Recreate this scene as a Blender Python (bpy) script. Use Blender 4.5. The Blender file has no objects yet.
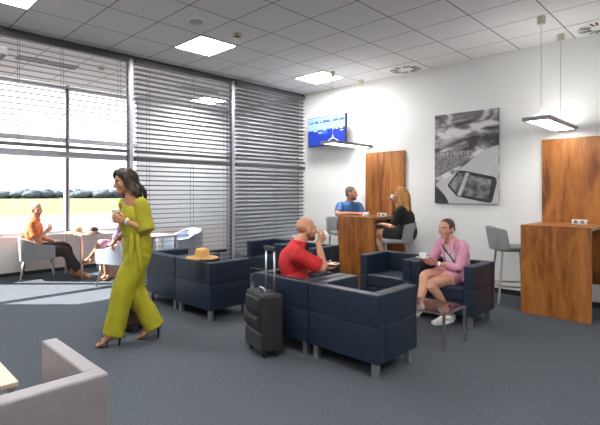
import bpy, bmesh, math, random
from mathutils import Vector as V, Matrix, Quaternion
random.seed(7)
PI = math.pi
C = bpy.context.scene.collection
sc = bpy.context.scene

# ------------------------------------------------------------------ render look
sc.view_settings.view_transform = 'Standard'
sc.view_settings.look = 'None'
sc.view_settings.gamma = 1.0
sc.view_settings.use_curve_mapping = False
sc.view_settings.exposure = 0.55
CEIL = 3.45
TILE = 0.625
GX, GY = 0.81, -3.693          # a crossing of the ceiling grid

# ------------------------------------------------------------------ materials
def new_mat(name):
    m = bpy.data.materials.new(name); m.use_nodes = True
    nt = m.node_tree
    return m, nt, nt.nodes['Principled BSDF']

def pm(name, col, rough=0.6, metal=0.0, noise=0.0, scale=40.0, bump=0.0, spec=0.5, bscale=None):
    """plain surface with a little procedural variation"""
    m, nt, b = new_mat(name)
    b.inputs['Roughness'].default_value = rough
    b.inputs['Metallic'].default_value = metal
    b.inputs['Specular IOR Level'].default_value = spec
    tc = nt.nodes.new('ShaderNodeTexCoord')
    n = nt.nodes.new('ShaderNodeTexNoise'); n.inputs['Scale'].default_value = scale; n.inputs['Detail'].default_value = 4
    nt.links.new(tc.outputs['Object'], n.inputs['Vector'])
    r = nt.nodes.new('ShaderNodeValToRGB')
    k = noise
    r.color_ramp.elements[0].position = 0.3; r.color_ramp.elements[1].position = 0.7
    r.color_ramp.elements[0].color = [max(0, c * (1 - k)) for c in col] + [1]
    r.color_ramp.elements[1].color = [min(1, c * (1 + k)) for c in col] + [1]
    nt.links.new(n.outputs['Fac'], r.inputs['Fac'])
    nt.links.new(r.outputs['Color'], b.inputs['Base Color'])
    if bump:
        bn = nt.nodes.new('ShaderNodeTexNoise'); bn.inputs['Scale'].default_value = bscale or scale * 3; bn.inputs['Detail'].default_value = 3
        nt.links.new(tc.outputs['Object'], bn.inputs['Vector'])
        bp = nt.nodes.new('ShaderNodeBump'); bp.inputs['Strength'].default_value = bump; bp.inputs['Distance'].default_value = 0.01
        nt.links.new(bn.outputs['Fac'], bp.inputs['Height']); nt.links.new(bp.outputs['Normal'], b.inputs['Normal'])
    return m

def emit(name, col, strength):
    m, nt, b = new_mat(name)
    b.inputs['Base Color'].default_value = (*col, 1)
    b.inputs['Emission Color'].default_value = (*col, 1)
    b.inputs['Emission Strength'].default_value = strength
    return m

def wood(name, c1, c2, c3, rough=0.35, scale=1.0, axis=2):
    """flamed veneer, the grain running along one axis"""
    m, nt, b = new_mat(name)
    b.inputs['Roughness'].default_value = rough
    tc = nt.nodes.new('ShaderNodeTexCoord')
    mp = nt.nodes.new('ShaderNodeMapping')
    s = [5.0 * scale, 5.0 * scale, 5.0 * scale]; s[axis] = 0.8 * scale
    mp.inputs['Scale'].default_value = s
    nt.links.new(tc.outputs['Object'], mp.inputs['Vector'])
    n1 = nt.nodes.new('ShaderNodeTexNoise'); n1.inputs['Scale'].default_value = 1.2; n1.inputs['Detail'].default_value = 4; n1.inputs['Distortion'].default_value = 1.4
    nt.links.new(mp.outputs['Vector'], n1.inputs['Vector'])
    mp2 = nt.nodes.new('ShaderNodeMapping')
    s2 = [22.0 * scale] * 3; s2[axis] = 4.0 * scale
    mp2.inputs['Scale'].default_value = s2
    nt.links.new(tc.outputs['Object'], mp2.inputs['Vector'])
    n2 = nt.nodes.new('ShaderNodeTexNoise'); n2.inputs['Scale'].default_value = 1.0; n2.inputs['Detail'].default_value = 5; n2.inputs['Distortion'].default_value = 1.2
    nt.links.new(mp2.outputs['Vector'], n2.inputs['Vector'])
    mx = nt.nodes.new('ShaderNodeMix'); mx.data_type = 'FLOAT'; mx.inputs[0].default_value = 0.30
    nt.links.new(n1.outputs['Fac'], mx.inputs[2]); nt.links.new(n2.outputs['Fac'], mx.inputs[3])
    r = nt.nodes.new('ShaderNodeValToRGB')
    e = r.color_ramp.elements
    e[0].position = 0.36; e[0].color = (*c1, 1); e[1].position = 0.62; e[1].color = (*c3, 1)
    k = e.new(0.49); k.color = (*c2, 1)
    nt.links.new(mx.outputs[0], r.inputs['Fac']); nt.links.new(r.outputs['Color'], b.inputs['Base Color'])
    return m

def clear_glass(name, tint=(1, 1, 1), refl=0.06, rough=0.02):
    m = bpy.data.materials.new(name); m.use_nodes = True
    nt = m.node_tree; nt.nodes.clear()
    o = nt.nodes.new('ShaderNodeOutputMaterial'); mx = nt.nodes.new('ShaderNodeMixShader')
    t = nt.nodes.new('ShaderNodeBsdfTransparent'); t.inputs['Color'].default_value = (*tint, 1)
    g = nt.nodes.new('ShaderNodeBsdfGlossy'); g.inputs['Roughness'].default_value = rough
    f = nt.nodes.new('ShaderNodeLayerWeight'); f.inputs['Blend'].default_value = 0.5
    p = nt.nodes.new('ShaderNodeMath'); p.operation = 'POWER'; p.inputs[1].default_value = 4
    a = nt.nodes.new('ShaderNodeMath'); a.operation = 'MULTIPLY_ADD'; a.inputs[1].default_value = 0.5; a.inputs[2].default_value = refl
    nt.links.new(f.outputs['Facing'], p.inputs[0]); nt.links.new(p.outputs[0], a.inputs[0]); nt.links.new(a.outputs[0], mx.inputs[0])
    nt.links.new(t.outputs[0], mx.inputs[1]); nt.links.new(g.outputs[0], mx.inputs[2]); nt.links.new(mx.outputs[0], o.inputs[0])
    return m

def ceiling_mat():
    m, nt, b = new_mat('ceiling tiles'); b.inputs['Roughness'].default_value = 0.9
    tc = nt.nodes.new('ShaderNodeTexCoord'); sx = nt.nodes.new('ShaderNodeSeparateXYZ')
    nt.links.new(tc.outputs['Object'], sx.inputs[0])
    outs = []
    for ax, o in (('X', GX), ('Y', GY)):
        a = nt.nodes.new('ShaderNodeMath'); a.operation = 'SUBTRACT'; a.inputs[1].default_value = o - TILE * 40.5
        d = nt.nodes.new('ShaderNodeMath'); d.operation = 'DIVIDE'; d.inputs[1].default_value = TILE
        f = nt.nodes.new('ShaderNodeMath'); f.operation = 'FRACT'
        s = nt.nodes.new('ShaderNodeMath'); s.operation = 'SUBTRACT'; s.inputs[1].default_value = 0.5
        q = nt.nodes.new('ShaderNodeMath'); q.operation = 'ABSOLUTE'
        l = nt.nodes.new('ShaderNodeMath'); l.operation = 'LESS_THAN'; l.inputs[1].default_value = 0.011
        nt.links.new(sx.outputs[ax], a.inputs[0])
        for u, w in ((a, d), (d, f), (f, s), (s, q), (q, l)): nt.links.new(u.outputs[0], w.inputs[0])
        outs.append(l)
    mxm = nt.nodes.new('ShaderNodeMath'); mxm.operation = 'MAXIMUM'
    nt.links.new(outs[0].outputs[0], mxm.inputs[0]); nt.links.new(outs[1].outputs[0], mxm.inputs[1])
    n = nt.nodes.new('ShaderNodeTexNoise'); n.inputs['Scale'].default_value = 160
    nt.links.new(tc.outputs['Object'], n.inputs['Vector'])
    r = nt.nodes.new('ShaderNodeValToRGB')
    r.color_ramp.elements[0].color = (0.66, 0.655, 0.66, 1); r.color_ramp.elements[1].color = (0.75, 0.745, 0.745, 1)
    nt.links.new(n.outputs['Fac'], r.inputs['Fac'])
    mx = nt.nodes.new('ShaderNodeMix'); mx.data_type = 'RGBA'
    nt.links.new(mxm.outputs[0], mx.inputs[0]); nt.links.new(r.outputs['Color'], mx.inputs[6]); mx.inputs[7].default_value = (0.2, 0.19, 0.185, 1)
    nt.links.new(mx.outputs[2], b.inputs['Base Color'])
    return m

M = {}
M['wall'] = pm('white wall paint', (0.80, 0.80, 0.79), 0.7, noise=0.01, scale=3)
M['sillwall'] = pm('pale parapet paint', (0.72, 0.68, 0.66), 0.6, noise=0.01, scale=3)
M['baypale'] = pm('pale bay wall', (0.72, 0.75, 0.78), 0.6, noise=0.02, scale=3)
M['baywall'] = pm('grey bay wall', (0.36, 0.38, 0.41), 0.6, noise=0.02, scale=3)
M['ceiling'] = ceiling_mat()
M['carpet'] = pm('grey carpet', (0.088, 0.100, 0.117), 0.95, noise=0.32, scale=90, bump=0.5, bscale=400, spec=0.1)
M['black'] = pm('black plastic', (0.012, 0.012, 0.013), 0.5, noise=0.1)
M['base'] = pm('black baseboard', (0.02, 0.02, 0.022), 0.5, noise=0.1)
M['alu'] = pm('grey aluminium frame', (0.52, 0.52, 0.57), 0.4, 0.3, noise=0.02)
M['aludark'] = pm('dark aluminium', (0.10, 0.11, 0.14), 0.45, 0.4, noise=0.03)
M['rail'] = pm('charcoal blind rail', (0.07, 0.07, 0.075), 0.5, 0.2, noise=0.03)
M['slat'] = pm('grey blind slat', (0.25, 0.255, 0.27), 0.42, 0.15, noise=0.02)
M['cord'] = pm('blind cord', (0.10, 0.10, 0.11), 0.8)
M['chrome'] = pm('brushed steel', (0.52, 0.51, 0.50), 0.3, 0.9, noise=0.05, scale=80)
M['navy'] = pm('navy leather', (0.0105, 0.0195, 0.037), 0.40, noise=0.12, scale=14, bump=0.08, bscale=120, spec=0.5)
M['seam'] = pm('navy seam', (0.035, 0.045, 0.07), 0.6)
M['greyleather'] = pm('mauve grey leather', (0.225, 0.205, 0.215), 0.42, noise=0.05, scale=12, bump=0.06, bscale=150)
M['greyfab'] = pm('grey upholstery', (0.27, 0.265, 0.275), 0.7, noise=0.06, scale=60, bump=0.1)
M['bluegrey'] = pm('pale blue grey shell', (0.42, 0.46, 0.54), 0.5, noise=0.03)
M['white'] = pm('white plastic', (0.78, 0.78, 0.76), 0.45, noise=0.02)
M['cream'] = pm('cream plastic', (0.62, 0.57, 0.44), 0.5, noise=0.03)
M['china'] = pm('white china', (0.85, 0.84, 0.82), 0.2, noise=0.01)
M['wood'] = wood('flamed walnut veneer', (0.15, 0.046, 0.010), (0.33, 0.112, 0.022), (0.45, 0.175, 0.038))
M['tabletop'] = wood('glare-paled oak tabletop', (0.50, 0.36, 0.27), (0.58, 0.43, 0.33), (0.62, 0.48, 0.38), 0.3, 1.0, 1)  # oak made paler: the glare on the tops is put into the colour
M['glass'] = clear_glass('window glass', (0.98, 0.99, 0.99), 0.03)
M['tableglass'] = clear_glass('smoked table glass', (0.86, 0.80, 0.80), 0.06)
M['panel'] = emit('lit panel', (1.0, 0.985, 0.96), 38.0)
M['pendant'] = emit('pendant diffuser', (1.0, 0.99, 0.96), 9.0)
M['uplight'] = emit('pendant uplight', (1.0, 0.98, 0.95), 7.0)
M['pendbody'] = pm('grey pendant housing', (0.24, 0.23, 0.24), 0.4, 0.3, noise=0.03)
M['straw'] = pm('straw', (0.56, 0.31, 0.10), 0.8, noise=0.25, scale=90, bump=0.3)
M['strawpale'] = pm('pale straw', (0.60, 0.40, 0.22), 0.8, noise=0.25, scale=90, bump=0.3)
M['suit'] = pm('black ribbed suitcase', (0.014, 0.014, 0.016), 0.45, noise=0.2, scale=60, bump=0.15)
M['fabsuit'] = pm('charcoal suitcase fabric', (0.010, 0.0105, 0.014), 0.65, noise=0.25, scale=120, bump=0.3)
M['kick'] = pm('dark grey plate', (0.035, 0.036, 0.042), 0.5, noise=.1)
M['pattern'] = pm('brown patterned shell', (.10, .05, .038), .5, noise=.85, scale=30)
M['beige'] = pm('beige canvas', (0.62, 0.43, 0.36), 0.8, noise=0.25, scale=22)
M['apron'] = pm('pale concrete apron', (0.088, 0.077, 0.077), 0.9, noise=0.06, scale=0.05)
M['grass'] = pm('dry airfield grass', (0.072, 0.081, 0.028), 0.95, noise=0.12, scale=0.03)
M['tree'] = pm('hazy tree foliage', (0.066, 0.084, 0.100), 0.95, noise=0.15, scale=0.4)  # bluish haze of distance is put into the foliage colour
M['screenblue'] = emit('screen blue', (0.004, 0.018, 0.21), 1.0)
M['screenlight'] = emit('screen light band', (0.17, 0.30, 0.62), 1.0)
M['screenmid'] = emit('screen mid band', (0.015, 0.07, 0.42), 1.0)
M['screenwhite'] = emit('screen white rows', (0.45, 0.52, 0.66), 1.0)

# skin, hair, clothes
def skinmat(n, c): return pm(n, c, 0.5, noise=0.06, scale=18, spec=0.4)
M['skin_tan'] = skinmat('tanned skin', (0.42, 0.19, 0.11))
M['skin_fair'] = skinmat('fair skin', (0.55, 0.28, 0.19))
M['skin_pink'] = skinmat('rosy skin', (0.58, 0.29, 0.19))
M['skin_ruddy'] = skinmat('ruddy skin', (0.54, 0.255, 0.16))
M['h_dark'] = pm('dark brown hair', (0.035, 0.02, 0.014), 0.45, noise=0.6, scale=45, bump=0.4, bscale=90)
M['h_brown'] = pm('brown hair', (0.045, 0.02, 0.012), 0.45, noise=0.5, scale=60, bump=0.4)
M['h_blonde'] = pm('blonde hair', (0.52, 0.26, 0.07), 0.4, noise=0.45, scale=40, bump=0.4, bscale=90)
M['h_grey'] = pm('grey hair', (0.30, 0.28, 0.27), 0.7, noise=0.35, scale=80, bump=0.4)
M['h_pepper'] = pm('grey brown hair', (0.13, 0.10, 0.085), 0.7, noise=0.4, scale=80, bump=0.4)
M['h_stubble'] = pm('brown stubble', (0.20, 0.085, 0.045), 0.7, noise=0.3, scale=120)
M['h_buzz'] = pm('shaved hair shade', (0.33, 0.15, 0.09), 0.6, noise=0.15, scale=120)
M['eyewhite'] = pm('eye white', (0.7, 0.68, 0.66), 0.3)
M['iris'] = pm('dark iris', (0.02, 0.012, 0.01), 0.3)
M['lip'] = pm('lips', (0.46, 0.16, 0.12), 0.45)
M['teeth'] = pm('teeth', (0.82, 0.80, 0.76), 0.35)
M['lime'] = pm('chartreuse cloth', (0.36, 0.325, 0.008), 0.75, noise=0.08, scale=14, bump=0.1)
M['red'] = pm('red shirt cloth', (0.52, 0.014, 0.018), 0.75, noise=0.1, scale=16, bump=0.1)
M['pink'] = pm('pink blazer cloth', (0.66, 0.30, 0.42), 0.75, noise=0.06, scale=16, bump=0.1)
M['whitecloth'] = pm('white cloth', (0.78, 0.76, 0.75), 0.8, noise=0.04)
M['blue'] = pm('blue shirt cloth', (0.055, 0.15, 0.38), 0.8, noise=0.1, scale=16)
M['blackcloth'] = pm('black dress cloth', (0.012, 0.012, 0.014), 0.85, noise=0.2)
M['orange'] = pm('orange patterned shirt', (0.68, 0.17, 0.05), 0.8, noise=0.3, scale=26)
M['darktr'] = pm('dark brown trousers', (0.03, 0.022, 0.025), 0.85, noise=0.2)
M['jeans'] = pm('navy trousers', (0.02, 0.026, 0.045), 0.85, noise=0.2)
M['leather'] = pm('brown leather', (0.30, 0.14, 0.06), 0.5, noise=0.15)
M['sneaker'] = pm('white sneaker', (0.80, 0.79, 0.77), 0.5, noise=0.03)
M['floral'] = pm('purple floral cloth', (0.42, 0.20, 0.36), 0.8, noise=0.75, scale=24)
M['gold'] = pm('metal bracelet', (0.6, 0.5, 0.4), 0.3, 0.9)

# ------------------------------------------------------------------ mesh helpers
def nb(): return bmesh.new()

def box(bm, x0, x1, y0, y1, z0, z1, bev=0.0, seg=2):
    r = bmesh.ops.create_cube(bm, size=1.0)
    vs = r['verts']
    for v in vs:
        v.co = V((x0 + (v.co.x + .5) * (x1 - x0), y0 + (v.co.y + .5) * (y1 - y0), z0 + (v.co.z + .5) * (z1 - z0)))
    if bev:
        es = list({e for v in vs for e in v.link_edges})
        bmesh.ops.bevel(bm, geom=es, offset=bev, segments=seg, profile=0.7, affect='EDGES')
    return bm

def ring_frame(t, ref):
    t = t.normalized()
    x = ref - t * ref.dot(t)
    if x.length < 1e-4:
        ref = V((1, 0, 0)) if abs(t.x) < .8 else V((0, 1, 0)); x = ref - t * ref.dot(t)
    x.normalize(); return x, t.cross(x)

def catmull(ps, sub):
    out = []
    n = len(ps)
    for i in range(n - 1):
        p0 = ps[max(i - 1, 0)]; p1 = ps[i]; p2 = ps[i + 1]; p3 = ps[min(i + 2, n - 1)]
        for k in range(sub):
            u = k / sub
            out.append(tuple(0.5 * ((2 * b) + (-a + c) * u + (2 * a - 5 * b + 4 * c - d) * u * u + (-a + 3 * b - 3 * c + d) * u ** 3) for a, b, c, d in zip(p0, p1, p2, p3)))
    out.append(tuple(ps[-1])); return out

def loft(bm, pts, rad, lat=None, seg=14, sub=4, cap=0.6):
    """closed elliptical tube through pts; rad: number or (along lat, across)"""
    rows = []
    for p, r in zip(pts, rad):
        a, b = (r if isinstance(r, (tuple, list)) else (r, r))
        rows.append((p[0], p[1], p[2], a, b))
    rows = catmull(rows, sub) if sub > 1 else rows
    P = [V(q[:3]) for q in rows]; A = [q[3] for q in rows]; B = [q[4] for q in rows]
    n = len(P); rings = []
    ref = V(lat) if lat is not None else V((0.31, 0.42, 0.85))
    T = [(P[min(i + 1, n - 1)] - P[max(i - 1, 0)]).normalized() for i in range(n)]
    seq = []
    if cap:
        for th in (80, 50, 22):
            k = math.cos(math.radians(th)); s = math.sin(math.radians(th)) * min(A[0], B[0]) * cap
            seq.append((P[0] - T[0] * s, T[0], A[0] * k, B[0] * k))
    for i in range(n): seq.append((P[i], T[i], A[i], B[i]))
    if cap:
        for th in (22, 50, 80):
            k = math.cos(math.radians(th)); s = math.sin(math.radians(th)) * min(A[-1], B[-1]) * cap
            seq.append((P[-1] + T[-1] * s, T[-1], A[-1] * k, B[-1] * k))
    for p, t, a, b in seq:
        x, y = ring_frame(t, ref)
        if lat is None: ref = x
        rings.append([bm.verts.new(p + x * (a * math.cos(2 * PI * j / seg)) + y * (b * math.sin(2 * PI * j / seg))) for j in range(seg)])
    for i in range(len(rings) - 1):
        for j in range(seg):
            k = (j + 1) % seg
            bm.faces.new((rings[i][j], rings[i][k], rings[i + 1][k], rings[i + 1][j]))
    bm.faces.new(list(reversed(rings[0]))); bm.faces.new(rings[-1])
    return bm

def tube(bm, pts, r, seg=8, sub=1, cap=0): return loft(bm, pts, [r] * len(pts), None, seg, sub, cap)

def bar(bm, a, b, w, d=None):
    """square-section bar between two points"""
    d = d or w
    a, b = V(a), V(b); t = (b - a).normalized(); x, y = ring_frame(t, V((1, 0, 0)) if abs(t.x) < .9 else V((0, 1, 0)))
    q = [(-1, -1), (1, -1), (1, 1), (-1, 1)]
    r0 = [bm.verts.new(a + x * (i * w / 2) + y * (j * d / 2)) for i, j in q]
    r1 = [bm.verts.new(b + x * (i * w / 2) + y * (j * d / 2)) for i, j in q]
    for i in range(4):
        k = (i + 1) % 4; bm.faces.new((r0[i], r0[k], r1[k], r1[i]))
    bm.faces.new(list(reversed(r0))); bm.faces.new(r1)
    return bm

def ell(bm, c, rad, ax=None, seg=16, rings=10):
    r = bmesh.ops.create_uvsphere(bm, u_segments=seg, v_segments=rings, radius=1.0)
    c = V(c)
    for v in r['verts']:
        p = V((v.co.x * rad[0], v.co.y * rad[1], v.co.z * rad[2]))
        v.co = c + (ax[0] * p.x + ax[1] * p.y + ax[2] * p.z if ax else p)
    return bm

def lathe(bm, prof, c=(0, 0, 0), seg=24, ax=None):
    c = V(c); ax = ax or (V((1, 0, 0)), V((0, 1, 0)), V((0, 0, 1)))
    rings = []
    for r, z in prof:
        rings.append([bm.verts.new(c + ax[0] * (r * math.cos(2 * PI * j / seg)) + ax[1] * (r * math.sin(2 * PI * j / seg)) + ax[2] * z) for j in range(seg)])
    for i in range(len(rings) - 1):
        for j in range(seg):
            k = (j + 1) % seg
            bm.faces.new((rings[i][j], rings[i][k], rings[i + 1][k], rings[i + 1][j]))
    bm.faces.new(list(reversed(rings[0]))); bm.faces.new(rings[-1])
    return bm

def prism(bm, poly, d0, d1, to3):
    """extruded polygon: to3(u, v, depth) -> point"""
    a = [bm.verts.new(to3(u, w, d0)) for u, w in poly]; b = [bm.verts.new(to3(u, w, d1)) for u, w in poly]
    n = len(poly)
    bm.faces.new(a); bm.faces.new(list(reversed(b)))
    for i in range(n):
        k = (i + 1) % n; bm.faces.new((a[i], b[i], b[k], a[k]))
    return bm

def obj(name, bm, mat, parent=None, smooth=False):
    bmesh.ops.recalc_face_normals(bm, faces=bm.faces[:])
    me = bpy.data.meshes.new(name); bm.to_mesh(me); bm.free()
    me.materials.append(mat)
    if smooth:
        for p in me.polygons: p.use_smooth = True
    o = bpy.data.objects.new(name, me); C.objects.link(o)
    if parent: o.parent = parent
    return o

def auto(o, ang=40):
    """smooth shading with sharp edges kept"""
    bm = bmesh.new(); bm.from_mesh(o.data)
    for e in bm.edges:
        e.smooth = not (len(e.link_faces) == 2 and e.calc_face_angle(0) > math.radians(ang))
    for f in bm.faces: f.smooth = True
    bm.to_mesh(o.data); bm.free(); return o

def soft(name, bm, mat, parent, vox=0.006, sm=4, fold=0.0, fscale=0.12):
    """one continuous surface grown round overlapping volumes"""
    o = obj(name, bm, mat, parent)
    r = o.modifiers.new('skin', 'REMESH'); r.mode = 'VOXEL'; r.voxel_size = vox; r.use_smooth_shade = True
    if sm:
        s = o.modifiers.new('smooth', 'SMOOTH'); s.factor = 0.5; s.iterations = sm
    if fold:
        t = bpy.data.textures.new(name + ' folds', 'CLOUDS'); t.noise_scale = fscale; t.noise_depth = 1
        d = o.modifiers.new('folds', 'DISPLACE'); d.texture = t; d.strength = fold; d.mid_level = 0.5; d.texture_coords = 'LOCAL'
    return o

def tag(o, label, cat, group=None, kind=None):
    o['label'] = label; o['category'] = cat
    if group: o['group'] = group
    if kind: o['kind'] = kind
    return o

def thing(name, label, cat, loc=(0, 0, 0), rz=0.0, group=None):
    o = bpy.data.objects.new(name, None); C.objects.link(o)
    o.empty_display_size = 0.1
    o.location = loc; o.rotation_euler = (0, 0, math.radians(rz))
    return tag(o, label, cat, group)

def struct(name, bm, mat, parent=None):
    o = obj(name, bm, mat, parent)
    if parent is None: o['kind'] = 'structure'
    return o

def dup(root, loc, rz, label):
    r = root.copy(); C.objects.link(r); r.location = loc; r.rotation_euler = (0, 0, math.radians(rz)); r['label'] = label
    for ch in list(root.children):
        c = ch.copy(); C.objects.link(c); c.parent = r
        for g in ch.children:
            d = g.copy(); C.objects.link(d); d.parent = c
    return r

# ------------------------------------------------------------------ setting
XR, YR, XO = 9.0, -11.0, -2.4
struct('floor', box(nb(), XO, XR, YR, 0.0, -0.1, 0.0), M['carpet'])
struct('ceiling', box(nb(), XO, XR, YR, 0.0, CEIL, CEIL + 0.1), M['ceiling'])
struct('wall_back', box(nb(), XO - .2, XR, 0.0, 0.15, -0.1, CEIL + .1), M['wall'])
struct('wall_right', box(nb(), XR, XR + .15, YR, 0.15, -0.1, CEIL + .1), M['wall'])
struct('wall_rear', box(nb(), XO - .2, XR + .15, YR - .15, YR, -0.1, CEIL + .1), M['wall'])
SILL = 0.69
bm = nb(); box(bm, XO - .15, XO, YR, 0.0, -0.1, SILL); box(bm, XO - .15, XO, YR, -8.0, SILL, CEIL + .1)
struct('wall_left', bm, M['sillwall'])
struct('wall_bay', box(nb(), XO - .15, XO, -2.45, 0.0, SILL, CEIL + .1), M['baypale'])
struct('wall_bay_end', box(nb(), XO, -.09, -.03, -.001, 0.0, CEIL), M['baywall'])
struct('baseboard_back', box(nb(), 0.0, XR, -0.014, 0.0, 0.0, 0.07), M['base'])
struct('baseboard_left', box(nb(), XO, XO + .014, YR, 0.0, 0.0, 0.06), M['base'])
# outer glazing, in bays between mullions
ys = [-7.96, -5.92, -3.92, -2.45]
for i in range(3):
    y0, y1 = ys[i], ys[i + 1]
    w = bpy.data.objects.new('window_%d' % (i + 1), None); C.objects.link(w); w['kind'] = 'structure'
    bm = nb()
    box(bm, XO - .12, XO + .0, y0 - .035, y0 + .035, SILL, CEIL)
    box(bm, XO - .12, XO, y1 - .036, y1, SILL, CEIL)
    box(bm, XO - .11, XO - .01, y0, y1, SILL, SILL + .05)
    box(bm, XO - .11, XO - .01, y0, y1, 2.39, 2.47)
    box(bm, XO - .11, XO - .01, y0, y1, 3.38, CEIL)
    obj('window_frame', bm, M['alu'], w)
    obj('window_sill', box(nb(), XO - .02, XO + .05, y0, y1, SILL - .03, SILL + .004), M['white'], w)
    obj('pane', box(nb(), XO - .064, XO - .058, y0 + .03, y1 - .03, SILL + .04, CEIL - .06), M['glass'], w)
# inner partition frame (the blinds hang from it)
def mull(n, y):
    bm = nb(); box(bm, -0.06, 0.03, y - .018, y + .038, 0, CEIL)
    o = struct('trim_%d' % n, bm, M['alu'])
    obj('guide_rail', box(nb(), -0.01, 0.035, y - .05, y - .02, 0, CEIL), M['aludark'], o)
mull(1, -3.92); mull(2, -1.93); mull(3, -5.93); mull(4, -7.93)
struct('trim_5', box(nb(), -0.06, 0.0, -8.0, 0.0, 1.915, 1.995), M['alu'])
struct('trim_6', box(nb(), -0.08, 0.06, -8.0, 0.0, CEIL - .035, CEIL), M['rail'])

# blinds
def blind(name, label, y0, y1, z0, z1, tilt, cords):
    t = thing(name, label, 'blind', (0.055, 0, z0), 0, 'venetian blinds on the glazed partition')
    pitch, wd = 0.072, 0.080
    hx, hz = math.cos(math.radians(tilt)) * wd / 2, math.sin(math.radians(tilt)) * wd / 2
    bm = nb(); H = z1 - z0
    n = int((H - 0.07) / pitch)
    nx, nz = hz / (wd / 2), hx / (wd / 2)
    for i in range(n):
        z = 0.05 + pitch * (i + .5)
        rows = []
        for u, bow in ((-1, 0), (-.5, .0045), (0, .006), (.5, .0045), (1, 0)):
            # inner edge hangs lower than the outer edge
            rows.append((u * hx + nx * bow, -u * hz + nz * bow))
        top = [[bm.verts.new((x, y, z + q)) for x, q in rows] for y in (y0, y1)]
        bot = [[bm.verts.new((x - nx * .0016, y, z + q - nz * .0016)) for x, q in rows] for y in (y0, y1)]
        for k in range(4):
            bm.faces.new((top[0][k], top[0][k + 1], top[1][k + 1], top[1][k]))
            bm.faces.new((bot[0][k], bot[1][k], bot[1][k + 1], bot[0][k + 1]))
        for a in (0, 1):
            bm.faces.new(top[a] + list(reversed(bot[a])))
        for k in (0, 4):
            bm.faces.new((top[0][k], top[1][k], bot[1][k], bot[0][k]))
    obj('slats', bm, M['slat'], t, True)
    obj('head_rail', box(nb(), -.03, .035, y0, y1, H - .055, H, .004), M['rail'], t)
    obj('bottom_rail', box(nb(), -.03, .03, y0, y1, 0, .04, .004), M['rail'], t)
    for c in cords:
        y = y0 + (y1 - y0) * c
        bm = nb()
        for dx in (-hx - .002, hx + .002): bar(bm, (dx, y, .02), (dx, y, H - .03), .004)
        obj('ladder_cord', bm, M['cord'], t)
    return t
T1, T2 = CEIL - .04, 1.90
blind('venetian_blind', 'short grey blind drawn halfway, bright window and seated man below it', -5.88, -3.98, 2.03, T1, 3, (.22, .5, .93))
blind('venetian_blind', 'upper grey blind of the middle partition bay, above the straw hat', -3.87, -1.99, 2.03, T1, -10, (.12, .55, .93))
blind('venetian_blind', 'upper grey blind in the corner bay next to the blue screen', -1.88, -.02, 2.03, T1, -22, (.12, .55, .93))
blind('venetian_blind', 'lower pale blind of the middle partition bay, behind the straw hat', -3.87, -1.99, .03, 1.97, -12, (.12, .55, .93))
blind('venetian_blind', 'lower grey blind in the corner bay behind the navy armchairs', -1.88, -.02, .03, 1.97, -26, (.12, .55, .93))

# outside: apron, airfield, far trees, standing below the lounge's upper storey
GZ = -3.5
struct('ground_apron', box(nb(), -140, XO - .3, -420, 300, GZ - .2, GZ), M['apron'])
struct('ground_airfield', box(nb(), -900, -95, -900, 600, GZ - .3, GZ + .02), M['grass'])
bm = nb()
rr = random.Random(3)
for i in range(420):
    d = rr.uniform(385, 420)
    a2 = rr.uniform(124, 196); x = 5.9 + d * math.cos(math.radians(a2)); y = -7.1 + d * math.sin(math.radians(a2))
    h = rr.uniform(5.0, 8.2); w = rr.uniform(3.5, 7)
    r = bmesh.ops.create_icosphere(bm, subdivisions=2, radius=1.0)
    for q in r['verts']:
        j = 1 + rr.uniform(-.16, .16)
        q.co = V((x + q.co.x * w * j, y + q.co.y * w * j, GZ + h * .5 + q.co.z * h * .5 * j))
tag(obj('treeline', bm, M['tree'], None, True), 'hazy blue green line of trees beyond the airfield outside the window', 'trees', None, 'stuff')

# ------------------------------------------------------------------ ceiling fittings
def ceil_light(x, y, label):
    t = thing('ceiling_light', label, 'ceiling light', (x + TILE / 2, y + TILE / 2, CEIL), 0, 'square ceiling panel lights')
    h = TILE / 2 - .006
    bm = nb()
    for a in ((-h, h, -h, -h + .016), (-h, h, h - .016, h), (-h, -h + .016, -h, h), (h - .016, h, -h, h)):
        box(bm, a[0], a[1], a[2], a[3], -.012, 0)
    obj('frame', bm, M['white'], t)
    obj('diffuser', box(nb(), -h + .016, h - .016, -h + .016, h - .016, -.009, -.001), M['panel'], t)
    return t
CL = ceil_light
g = lambda i, j: (GX + TILE * i, GY + TILE * j)
CL(*g(0, 0), 'bright square panel light between the round speaker and the middle blind')
CL(*g(0, 4), 'square panel light in the corner above the blue screen')
CL(*g(0, -4), 'square panel light cut off at the upper left corner of the photo')
CL(-1.95, -1.45, 'panel light over the window strip seen through the middle blind')
for j in (-8, 0, -4): CL(*g(9, j), 'ceiling panel light above the part of the lounge out of the photo')
CL(*g(4, -8), 'ceiling panel light above the part of the lounge out of the photo')
CL(*g(5, -4), 'ceiling panel light above the part of the lounge out of the photo')

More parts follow.
